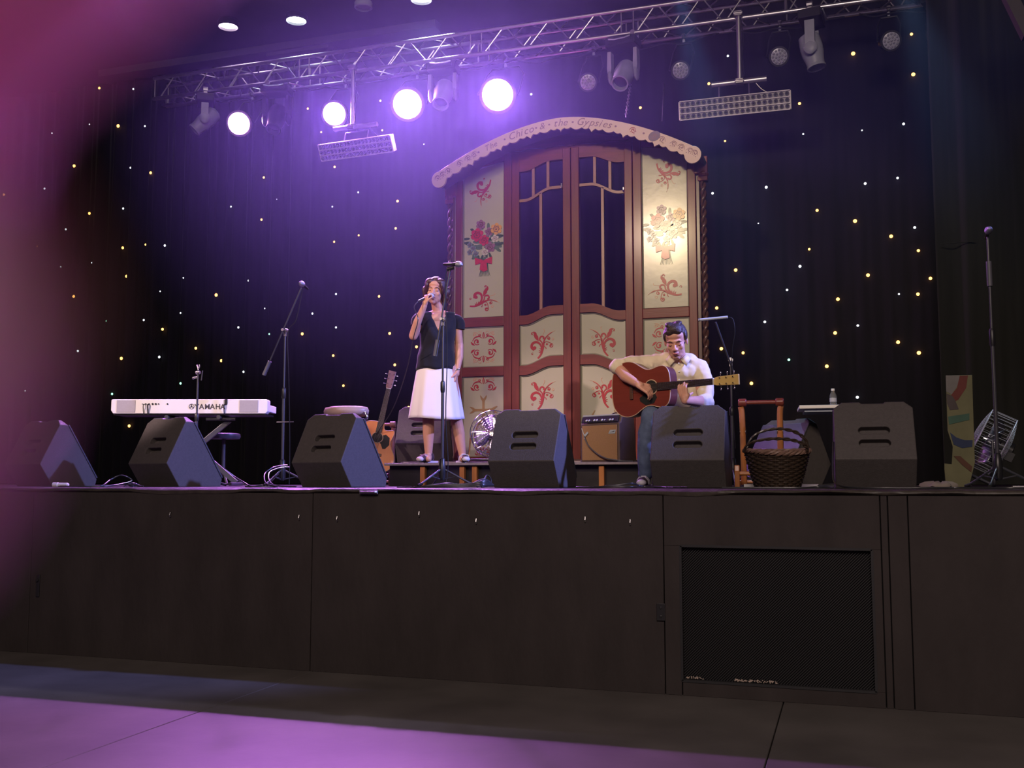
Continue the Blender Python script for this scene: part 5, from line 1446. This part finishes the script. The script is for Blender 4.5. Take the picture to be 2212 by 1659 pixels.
def face(par, P, R, k=1.0, male=False, mouth=True):
    b = MB(); e = MB(); l = MB()
    for s in (-1, 1):
        b2 = MB().tube([P(s*.014, -.089, .018), P(s*.030, -.090, .024), P(s*.050, -.079, .017)], [(.0022*k, .0026*k), (.0028*k, .0034*k), (.0014*k, .002*k)], 6)
        b2.build('eyebrow', M['brow'], par, smooth=60)
        MB().tube([P(s*.019, -.0825, -.003), P(s*.031, -.0865, -.0055), P(s*.045, -.0785, -.002)], [.0018*k, .0036*k, .0018*k], 6).build('closed_eye', M['lid'], par, smooth=60)
    if mouth:
        MB().tube([P(-.022, -.088, -.064), P(-.008, -.099, -.0625), P(.008, -.099, -.0625), P(.022, -.088, -.064)], [.002*k, .0045*k, .0045*k, .002*k], 8).build('lips', M['lip'], par, smooth=60)
def hand(mb, W, d, n, side, curl=.6, spread=.10, L=.175, thumb=None, curls=None):
    # W wrist, d pointing along the hand, n palm normal (side the fingers curl to), side +1/-1 puts the thumb at +/- (d x n)
    W, d, n = Vector(W), Vector(d).normalized(), Vector(n)
    n = (n-d*n.dot(d)).normalized(); t = d.cross(n)*side
    k = L/.175
    cap(mb, W, W+d*.02*k, .024*k, .027*k)
    for q in (-.028, -.010, .010, .028):
        cap(mb, W+d*.012*k+t*q*.7*k, W+d*.088*k+t*q*k, .0135*k, .0115*k, 10)
    for i, (q, ln) in enumerate(((.030, .068), (.011, .076), (-.009, .071), (-.028, .055))):
        c = curls[i] if curls else curl
        p = W+d*.088*k+t*q*k; a = 0; segs = (.46, .31, .23); dd = (d+t*q*spread*12).normalized()
        for j, sg in enumerate(segs):
            a += c*(1.0, 1.25, .8)[j]
            v = dd*math.cos(a)+n*math.sin(a)
            p2 = p+v*ln*sg*k; cap(mb, p, p2, (.0092-.0008*j)*k, (.0086-.0010*j)*k, 8); p = p2
    tp = W+d*.025*k+t*.026*k
    tv = thumb if thumb else (d*.75+t*.65+n*.35)
    tv = Vector(tv).normalized(); p2 = tp+tv*.042*k; cap(mb, tp, p2, .0135*k, .0105*k, 8)
    tv2 = (tv+n*.5+d*.2).normalized(); cap(mb, p2, p2+tv2*.03*k, .0102*k, .0085*k, 8)
def foot_shoe(par, A, yaw, m, m2, m3, nm='shoe'):
    R = Matrix.Rotation(yaw, 3, 'Z')
    def T(mb): mb.v = [tuple(R @ Vector(v)+Vector(A)) for v in mb.v]; return mb
    up = MB(); up.sph((0, .03, .055), (.036, .05, .045), 14, 8); up.sph((0, -.06, .042), (.041, .075, .034), 14, 8); up.sph((0, -.115, .034), (.040, .05, .026), 14, 8); up.sph((0, .02, .08), (.033, .04, .03), 14, 8)
    o = fuse(T(up), nm, m, par, .006, 4)
    T(MB().prism([(.036*math.sin(a)*(1.1 if math.cos(a) < 0 else .95), -.05-.0+(.115 if math.cos(a) > 0 else .118)*math.cos(a)) for a in [2*PI*i/24 for i in range(24)]], 0, .022, Matrix.Rotation(-PI/2, 4, 'X') @ Matrix.Scale(-1, 4, (0, 0, 1)) @ Matrix.Scale(-1, 4, (0, 1, 0)))).build('sole', m2, o, bevel=.004)
    T(MB().sph((0, -.135, .034), (.036, .034, .024), 14, 8)).build('toe_cap', m2, o, smooth=60)
    for k in range(3):
        for s in (-1, 1):
            T(MB().tube([(s*.040, -.02-.022*k, .025), (s*.038, -.04-.022*k, .055), (s*.022, -.052-.022*k, .074)], [(.004, .006)]*3, 6)).build('stripe', m3, o, smooth=60)
    for k in range(4):
        T(MB().cyl((-.018, -.045-.018*k, .080-.008*k), (.018, -.045-.018*k, .080-.008*k), .004, n=6)).build('lace', m3, o, smooth=60)
    return o

# ---------------------------------------------------------------- the singer
SG = at(945, 1003, 8.42)
sg = thing('person', 'woman in a black V-neck top and white skirt singing into a hand-held microphone', 'person', (SG.x, 8.42, 1.403), faceyaw(SG))
b = MB()
# legs
chain(b, [(-.085, .0, .84), (-.085, -.015, .47), (-.082, .02, .27), (-.080, .03, .07)], [.085, .054, .052, .032])
chain(b, [(.085, .0, .84), (.150, -.015, .47), (.190, .02, .27), (.222, .03, .07)], [.085, .054, .052, .032])
for x in (-.080, .222): cap(b, (x, .03, .06), (x, -.07, .035), .030, .028)
# trunk
b.sph((-.01, .01, .88), (.155, .105, .12), 20, 12); b.sph((-.01, .01, 1.03), (.128, .090, .16), 20, 12); b.sph((-.005, .0, 1.20), (.140, .095, .13), 20, 12)
for s in (-1, 1): b.sph((s*.065, -.065, 1.175), (.055, .045, .055), 14, 8)
chain(b, [(-.14, .01, 1.300), (0, .015, 1.332), (.145, .01, 1.298)], [.046, .058, .046])
b.sph((0, -.035, 1.29), (.12, .055, .06), 16, 10)
cap(b, (.0, .018, 1.33), (-.022, .005, 1.46), .052, .049)
# right arm raised, left arm hanging
chain(b, [(-.150, .01, 1.295), (-.218, -.10, 1.125)], [.046, .036])
chain(b, [(-.222, -.10, 1.125), (-.185, -.165, 1.24), (-.125, -.215, 1.375)], [.040, .036, .025])
chain(b, [(.160, .01, 1.29), (.190, .02, 1.06)], [.046, .035]); chain(b, [(.190, .02, 1.06), (.189, .0, .95), (.168, -.03, .815)], [.038, .036, .024])
Rh = Matrix.Rotation(-.22, 3, 'Z') @ Matrix.Rotation(.10, 3, 'Y') @ Matrix.Rotation(-.02, 3, 'X')
HC = Vector((-.028, -.010, 1.540))
P = head(b, HC, Rh, 1.06)
mic_d = Vector((.50, .60, .34)).normalized()
MH = P(-.006, -.125, -.060)          # ball of the microphone at the lips
W = Vector((-.122, -.218, 1.385))
hd = (MH-Vector((0, 0, 0))-mic_d*.10)-W
hand(b, W, Vector((.18, .02, .9)), Vector((.6, .30, .0)), -1, curl=1.0, L=.165, thumb=(.5, -.3, .5))
hand(b, Vector((.168, -.03, .815)), Vector((-.15, -.12, -1)), Vector((-.8, .2, .1)), -1, curl=.42, L=.170)
body = fuse(b, 'body', M['skin_w'], sg, .0048, 4)
face(sg, P, Rh, 1.06)
# hair: a chin-length bob with a centre parting
h = MB()
def HP(x, y, z): return P(x, y, z)
h.sph(HP(0, .026, .050), (.088, .100, .080), 20, 12, Rh); h.sph(HP(0, .0, .098), (.058, .070, .036), 16, 10, Rh); h.sph(HP(0, .055, -.02), (.090, .070, .085), 18, 10, Rh)
for s in (-1, 1):
    h.sph(HP(s*.042, -.036, .074), (.050, .050, .040), 14, 8, Rh); h.sph(HP(s*.068, -.020, .058), (.030, .050, .045), 12, 8, Rh); h.sph(HP(s*.073, -.022, .030), (.020, .050, .060), 14, 8, Rh); h.sph(HP(s*.088, .006, -.018), (.024, .044, .062), 14, 8, Rh)
    h.sph(HP(s*.086, .016, -.060), (.024, .040, .035), 12, 8, Rh); h.sph(HP(s*.066, -.052, .045), (.016, .03, .035), 12, 8, Rh)
h.sph(HP(-.096, -.0, .008), (.026, .034, .042), 10, 8, Rh); h.sph(HP(.102, .005, .004), (.030, .034, .050), 10, 8, Rh); h.sph(HP(.100, .01, -.045), (.022, .03, .03), 10, 8, Rh)
fuse(h, 'hair', M['hair_w'], sg, .006, 3)
for s in (-1, 1): MB().sph(P(s*.079, -.004, -.055), .006, 8, 6).build('earring', M['chrome'], sg, smooth=60)
# clothes: open lofted tubes with thickness
def garment(name, rings_f, m, par, nz=18, n=44, th=.004):
    rings = []
    for i in range(nz+1): rings.append([rings_f(i/nz, 2*PI*k/n) for k in range(n)])
    mb = MB(); mb.loft(rings, caps=False)
    me = mb.mesh(name, 180); o = put(name, me, m, par); s = o.modifiers.new('solid', 'SOLIDIFY'); s.thickness = th; s.offset = 1
    return o
def lerp_tab(tab, t):
    for (a, va), (b_, vb) in zip(tab[:-1], tab[1:]):
        if t <= b_: q = (t-a)/(b_-a); q = q*q*(3-2*q); return [x+(y-x)*q for x, y in zip(va, vb)]
    return tab[-1][1]
top_tab = [(0, (-.020, .175, .135)), (.20, (-.018, .166, .122)), (.42, (-.012, .148, .112)), (.68, (-.004, .160, .132)), (.86, (.0, .166, .108)), (1.0, (.002, .142, .070))]
def top_f(t, a):
    cx_, rx, ry = lerp_tab(top_tab, t)
    ca, sa = math.cos(a), math.sin(a)
    front = max(0, -sa)
    edge = 1.345 + .010*abs(ca) - .150*max(0, 1-abs(ca)/.48)*(1 if sa < 0 else .25)
    z = .835+(edge-.835)*t
    y = ry*sa*(1.05 if sa < 0 else .95)+.005
    return Vector((cx_+rx*ca, y-.012*front*math.sin(PI*t)+.004*math.sin(9*a+t*7)*(1-t), z+.006*math.sin(5*a)*(1-t)))
garment('top', top_f, M['navy'], sg, 24, 64)
for s, A, B in ((-1, (-.140, .01, 1.312), (-.192, -.05, 1.225)), (1, (.140, .01, 1.308), (.184, .012, 1.205))):
    mb = MB(); mb.tube(smooth_path([Vector(A)*.55+Vector((0, .005, 1.318))*.45, (Vector(A)+Vector(B))/2+Vector((s*.014, 0, .022)), Vector(B)], 6), [.034+.020*min(1, i/5) for i in range(13)], 16); 
    mb.build('sleeve', M['navy'], sg, smooth=60)
def skirt_f(t, a):
    ca, sa = math.cos(a), math.sin(a)
    rx = .163+.075*t**.9; ry = .128+.055*t
    f = .010*t*math.sin(6*a+1)+.006*t*math.sin(11*a)
    return Vector((-.018+.004*t+(rx+f)*ca, .005+(ry+f)*sa, .865-.475*t+.010*math.sin(2*a+.6)*t))
garment('skirt', skirt_f, M['white_cloth'], sg, 16, 72)
MB().tube([(.168+.032*math.cos(a), -.028+.03*math.sin(a), .835+.006*math.cos(a)) for a in [2*PI*i/20 for i in range(20)]], .005, 6, closed=True).build('bracelet', M['chrome'], sg, smooth=60)
M['shoe_dark'] = mat('dark_brown_trainer', (.05, .03, .035), .5); M['shoe_white'] = mat('off_white_rubber', (.62, .50, .48), .5); M['shoe_pale'] = mat('pale_trainer', (.55, .52, .58), .5)
foot_shoe(sg, (-.082, .02, .0), -.55, M['shoe_dark'], M['shoe_white'], mat('tan_stripe', (.42, .26, .22), .5))
foot_shoe(sg, (.222, .02, .0), .22, M['shoe_dark'], M['shoe_pale'], M['shoe_pale'])  # stripes and toe paler than its pair: the light on it put into colour
# her microphone: a thing of its own, held in the hand
mw = sg.matrix_basis if False else Matrix.Translation(sg.location) @ Matrix.Rotation(sg.rotation_euler.z, 4, 'Z')
hm = thing('microphone', 'hand-held microphone at the singing woman\'s mouth', 'microphone', mw @ MH, sg.rotation_euler.z)
Rm = mic_d.to_track_quat('Z', 'Y').to_matrix().to_4x4()
MB().lathe([(.010, -.185), (.012, -.16), (.0135, -.06), (.018, -.022)], 14, Rm).build('mic_body', M['black_plastic'], hm, smooth=40)
MB().lathe([(.018, -.022), (.025, -.014), (.027, 0), (.026, .012), (.019, .026), (.006, .032)], 16, Rm).build('mic_head', mat('bright_mic_mesh', (.70, .68, .70), .4, .6, bump=.4, bscale=500), hm, smooth=60)
tail = mw @ (MH-mic_d*.185)
e_ = at(795, 965, 8.8)
tag(MB().tube(smooth_path([tail, tail+Vector((-.02, -.04, -.06)), at(903, 690, 8.03), at(893, 730, 8.08), at(878, 800, 8.3), at(850, 880, 8.45), at(815, 935, 8.5), at(797, 966, 8.5), on(790, 1042, 1.207)*.0+Vector((at(790, 1000, 8.5).x, 8.5, 1.207))], 6), .0042, 6).build('microphone_lead', M['cable'], None, smooth=60), 'thin black lead curving down from the singer\'s microphone to the left', 'cable')

# ---------------------------------------------------------------- the guitarist
GB = at(1460, 1045, 7.42)
gp = thing('person', 'man in a cream shirt and jeans seated, looking down and playing a guitar', 'person', (GB.x, 7.42, 1.2), faceyaw(GB)*.9)
b = MB()
Rg = Matrix.Rotation(-.10, 3, 'Z') @ Matrix.Rotation(-.05, 3, 'Y') @ Matrix.Rotation(.40, 3, 'X')
HG = Vector((.015, -.045, 1.062))
P2 = head(b, HG, Rg, 1.06, True)
cap(b, (.035, .055, .905), (.02, -.015, 1.02), .060, .058)
b.sph((.03, .10, .72), (.14, .09, .22), 16, 10); b.sph((.04, .16, .55), (.15, .11, .12), 16, 10)
chain(b, [(-.13, .05, .905), (-.405, -.05, .875)], [.048, .042])
chain(b, [(-.405, -.05, .875), (-.345, -.13, .80), (-.255, -.225, .735)], [.044, .042, .027])
chain(b, [(.175, .06, .875), (.215, -.04, .62)], [.05, .045]); chain(b, [(.215, -.04, .62), (.18, -.17, .61)], [.045, .042])
GH = Vector((-.160, -.215, .712))
ga = math.radians(30); gu = Vector((math.cos(ga), -math.sin(ga), .02)).normalized()
gn_ = Vector((-math.sin(ga), -math.cos(ga), 0)); gn_ = (gn_-gu*gn_.dot(gu)).normalized()      # face normal, towards the hall
gw = (-gn_).cross(gu); gw = gu.cross(-gn_)
hand(b, Vector((-.255, -.235, .735)), Vector((.85, -.12, -.55)), Vector((-.2, .55, -.75)), 1, curl=.55, L=.185, thumb=(.8, .1, -.1))
FH = GH+gu*.295
WF = FH-gw*.118+gn_*.040
chain(b, [(.18, -.17, .61), tuple(WF)], [.042, .028])
hand(b, WF, gw*1.0-gu*.22, -gn_, -1, curl=.62, L=.180, thumb=gw*.35-gn_*1.0, curls=[.80, .50, .66, .42], spread=.22)
# hips and legs under the jeans, bare feet inside the shoes
chain(b, [(-.06, .14, .52), (-.165, -.20, .50), (-.215, -.13, .08)], [.08, .055, .035]); chain(b, [(.13, .14, .52), (.22, -.17, .50), (.23, .12, .08)], [.08, .055, .035])
fuse(b, 'body', M['skin_m'], gp, .0048, 4)
face(gp, P2, Rg, 1.06, True)
h = MB()
h.sph(P2(0, .030, .056), (.083, .098, .078), 18, 12, Rg); h.sph(P2(0, -.038, .096), (.064, .054, .042), 16, 10, Rg); h.sph(P2(-.026, -.066, .082), (.036, .024, .026), 12, 8, Rg); h.sph(P2(.024, -.064, .084), (.036, .024, .024), 12, 8, Rg); h.sph(P2(-.03, -.03, .128), (.03, .04, .018), 12, 8, Rg); h.sph(P2(.03, .0, .128), (.03, .04, .016), 12, 8, Rg)
h.sph(P2(0, .070, -.01), (.068, .045, .07), 16, 10, Rg)
for s in (-1, 1): h.sph(P2(s*.071, .012, .040), (.014, .052, .042), 14, 8, Rg)
fuse(h, 'hair', M['hair_m'], gp, .006, 3)
bd_ = MB(); bd_.sph(P2(0, -.066, -.098), (.026, .018, .015), 12, 8, Rg)
bd_.sph(P2(0, -.093, -.0505), (.018, .006, .0035), 10, 6, Rg)
fuse(bd_, 'stubble', mat('short_stubble', (.30, .15, .11), .6), gp, .005, 3)
# shirt
sh_ = MB()
sh_.sph((.03, .09, .72), (.175, .115, .25), 20, 12); sh_.sph((.03, .055, .84), (.185, .095, .10), 18, 10); sh_.sph((.04, .15, .56), (.175, .13, .13), 18, 10)
chain(sh_, [(-.09, .055, .925), (-.16, .04, .91), (-.30, -.01, .905), (-.415, -.048, .885)], [.060, .068, .062, .060])
chain(sh_, [(.10, .055, .915), (.185, .055, .87), (.225, .0, .73), (.228, -.045, .615)], [.060, .068, .062, .060]); chain(sh_, [(.228, -.045, .615), (.19, -.15, .605)], [.060, .054])
cap(sh_, (-.06, .06, .945), (.12, .06, .935), .050, .050)
for q in range(4):
    a = Vector((-.17-.06*q, .03-.02*q, .905)); sh_.tube([a+Vector((-.02, -.05, .03)), a+Vector((.01, -.065, -.02)), a+Vector((.02, -.03, -.06))], .010, 6)
folds(fuse(sh_, 'shirt', M['shirt'], gp, .007, 5), .085, .026)
for s in (-1, 1):
    MB().loft([[Vector(q) for q in r] for r in ([(.03+s*.062, .06, .985), (.03+s*.075, .055, .955)], [(.03+s*.055, -.02, .965), (.03+s*.090, -.03, .930)], [(.03+s*.020, -.052, .925), (.03+s*.060, -.062, .880)])], caps=False).build('collar', M['shirt'], gp, smooth=60).modifiers.new('solid', 'SOLIDIFY').thickness = .006
for k in range(3): MB().cyl((.035, -.048-.0*k, .90-.06*k), (.035, -.053, .90-.06*k), .005, n=8).build('button', M['white_plastic'], gp)
MB().tube([(-.30, .0, 0), (-.29, 0, 0)], .001, 3)
# jeans
j = MB(); j.sph((.035, .15, .52), (.17, .13, .11), 18, 10)
chain(j, [(-.06, .13, .52), (-.165, -.20, .505), (-.200, -.17, .30), (-.215, -.13, .10)], [.098, .074, .066, .058])
chain(j, [(.13, .13, .52), (.22, -.17, .505), (.23, .0, .30), (.23, .12, .10)], [.098, .074, .066, .058])
folds(fuse(j, 'jeans', M['jeans'], gp, .008, 5), .09, .020)
foot_shoe(gp, (-.215, -.15, .0), -.15, M['shoe_dark'], M['shoe_pale'], M['shoe_pale']); foot_shoe(gp, (.23, .10, .0), .25, M['shoe_dark'], M['shoe_pale'], M['shoe_pale'])
# his guitar
mg = Matrix.Translation(gp.location) @ Matrix.Rotation(gp.rotation_euler.z, 4, 'Z')
R3 = (Matrix.Rotation(gp.rotation_euler.z, 3, 'Z') @ Matrix((gu, -gn_, gu.cross(-gn_))).transposed())
guitar('acoustic_guitar', 'dark red-brown acoustic guitar in the seated man\'s hands', mg @ GH, R3, M['mahog_top'], False, M['head_wood'], M['mahog_back'], 1.0, 'acoustic guitars')
# his chair
cr = thing('chair', 'chair with a dark maroon padded back under the guitarist', 'chair', mg @ Vector((.04, .19, 0)), gp.rotation_euler.z)
cr.location.z = 1.2
M['maroon'] = mat('dark_maroon_leather', (.060, .018, .024), .35, spec=.6, var=.3, bump=.3, bscale=25)
MB().box((0, 0, .415), (.42, .40, .06)).build('seat', M['maroon'], cr, bevel=.02)
MB().prism([(-.20, .46), (.20, .46), (.225, .62), (.20, .70), (.12, .74), (-.12, .74), (-.20, .70), (-.225, .62)], .20, .25).build('backrest', M['maroon'], cr, bevel=.02)
for sx in (-1, 1):
    for sy in (-1, 1): MB().cyl((sx*.18, sy*.17, .39), (sx*.20, sy*.20, 0), .016, .012, n=10).build('leg', M['black_metal_gloss'], cr, smooth=40)
# ================================================================ the photographer's hand, a few centimetres from the lens
hd_ = thing('hand', 'out-of-focus fingers of the hand holding the camera, at the left edge of the picture', 'hand', (0, 0, CZ))
def hp(px, py, z): return ray(px, py)*z
M['finger_skin'] = mat('violet_tinted_finger_skin', (.74, .46, .58), .45, spec=.4, var=.06, vscale=300, bump=.1, bscale=900)  # violet stage light put into the skin colour
_n = M['finger_skin'].node_tree.nodes['Principled BSDF']
_n.inputs['Subsurface Weight'].default_value = 1.0; _n.inputs['Subsurface Radius'].default_value = (1.0, .75, 1.0); _n.inputs['Subsurface Scale'].default_value = .019  # translucency exaggerated to carry the violet glow
b = MB()
f1 = [hp(-3800, 2200, .034), hp(-2500, 1300, .028), hp(-1190, 250, .0235), hp(-130, -710, .022), hp(390, -1030, .022)]
chain(b, f1, [.0100, .0098, .0086, .0078, .0070], 20)
f2 = [hp(-4300, 2350, .036), hp(-2900, 1700, .028), hp(-1700, 1100, .0235), hp(-730, 780, .0215)]
chain(b, f2, [.0100, .0098, .0086, .0078], 20)
f3 = [hp(-4700, 3000, .038), hp(-3300, 2500, .030), hp(-2300, 2200, .026), hp(-1600, 2150, .024)]
chain(b, f3, [.0100, .0094, .0084, .0074], 20)
f4 = [hp(-4900, 3800, .040), hp(-3800, 3500, .032), hp(-2900, 3400, .028), hp(-2300, 3400, .026)]
chain(b, f4, [.0090, .0084, .0074, .0064], 20)
pc = hp(-4300, 3000, .037)
wr = Vector((-.135, -.035, -.085)); el = Vector((-.30, -.20, -.30))
kn = [f1[0], f2[0], f3[0], f4[0]]
for k in kn: cap(b, k, wr*.75+pc*.25+(k-pc)*.35, .0105, .014, 16)
cap(b, pc, wr, .017, .024, 18)
for s in (-.3, .3): cap(b, pc+(f4[0]-f1[0])*s, wr+(f4[0]-f1[0])*s*.5, .014, .021, 16)
th = [wr*.5+pc*.5+Vector((.0, -.02, .0)), hp(-2600, 3000, .012)+Vector((0, -.03, 0)), Vector((-.030, -.026, .012)), Vector((-.018, -.020, .028))]
chain(b, th, [.016, .0125, .0105, .0090], 18)
cap(b, wr, el*.5+wr*.5, .025, .033, 20)
fuse(b, 'skin', M['finger_skin'], hd_, .0012, 10, .5)
for ch_, nm in ((f1, 'index'), (f2, 'middle')):
    d = (ch_[-1]-ch_[-2]).normalized(); out = Vector((-.4, .8, .2)); out = (out-d*out.dot(d)).normalized()
    MB().sph(ch_[-1]+out*.0052+d*.002, (.0042, .0055, .0020), 12, 6, Matrix((d.cross(out), d, out)).transposed()).build('fingernail', mat('finger_nail', (.60, .34, .30), .3), hd_, smooth=60)
MB().tube(smooth_path([el*.38+wr*.62, el*.42+wr*.58, el*.8+wr*.2, el]), [.036, .039, .039]+[.043]*16, 20).build('sleeve', M['velvet_side'], hd_, smooth=60)

# ---------------------------------------------------------------- stage haze
hz = bpy.data.materials.new('thin_stage_haze'); hz.use_nodes = True
nt = hz.node_tree; nt.nodes.remove(nt.nodes['Principled BSDF'])
vn = nt.nodes.new('ShaderNodeVolumeScatter')
vn.inputs['Color'].default_value = (.50, .66, 1.0, 1); vn.inputs['Density'].default_value = .0125; vn.inputs['Anisotropy'].default_value = .40
tc = nt.nodes.new('ShaderNodeTexCoord'); mp = nt.nodes.new('ShaderNodeMapping')
mp.inputs['Location'].default_value = (2.3/5.2, -9.2/2.76, -4.9/3.75); mp.inputs['Scale'].default_value = (1/5.2, 1/2.76, 1/3.75)
gr = nt.nodes.new('ShaderNodeTexGradient'); gr.gradient_type = 'SPHERICAL'
mu = nt.nodes.new('ShaderNodeMath'); mu.operation = 'MULTIPLY'; mu.inputs[1].default_value = .0240
nt.links.new(tc.outputs['Object'], mp.inputs['Vector']); nt.links.new(mp.outputs[0], gr.inputs['Vector'])
nt.links.new(gr.outputs['Fac'], mu.inputs[0]); nt.links.new(mu.outputs[0], vn.inputs['Density'])
nt.links.new(vn.outputs[0], nt.nodes['Material Output'].inputs['Volume'])
h = MB().sph((-2.3, 9.2, 4.9), (5.2, 2.74, 3.75), 40, 24).build('stage_haze', hz, None, smooth=180)
tag(h, 'thin haze hanging over the stage, glowing violet round the lit lamps', 'haze', None, 'stuff')

scene.cycles.volume_step_rate = 2.0
scene.cycles.volume_max_steps = 64
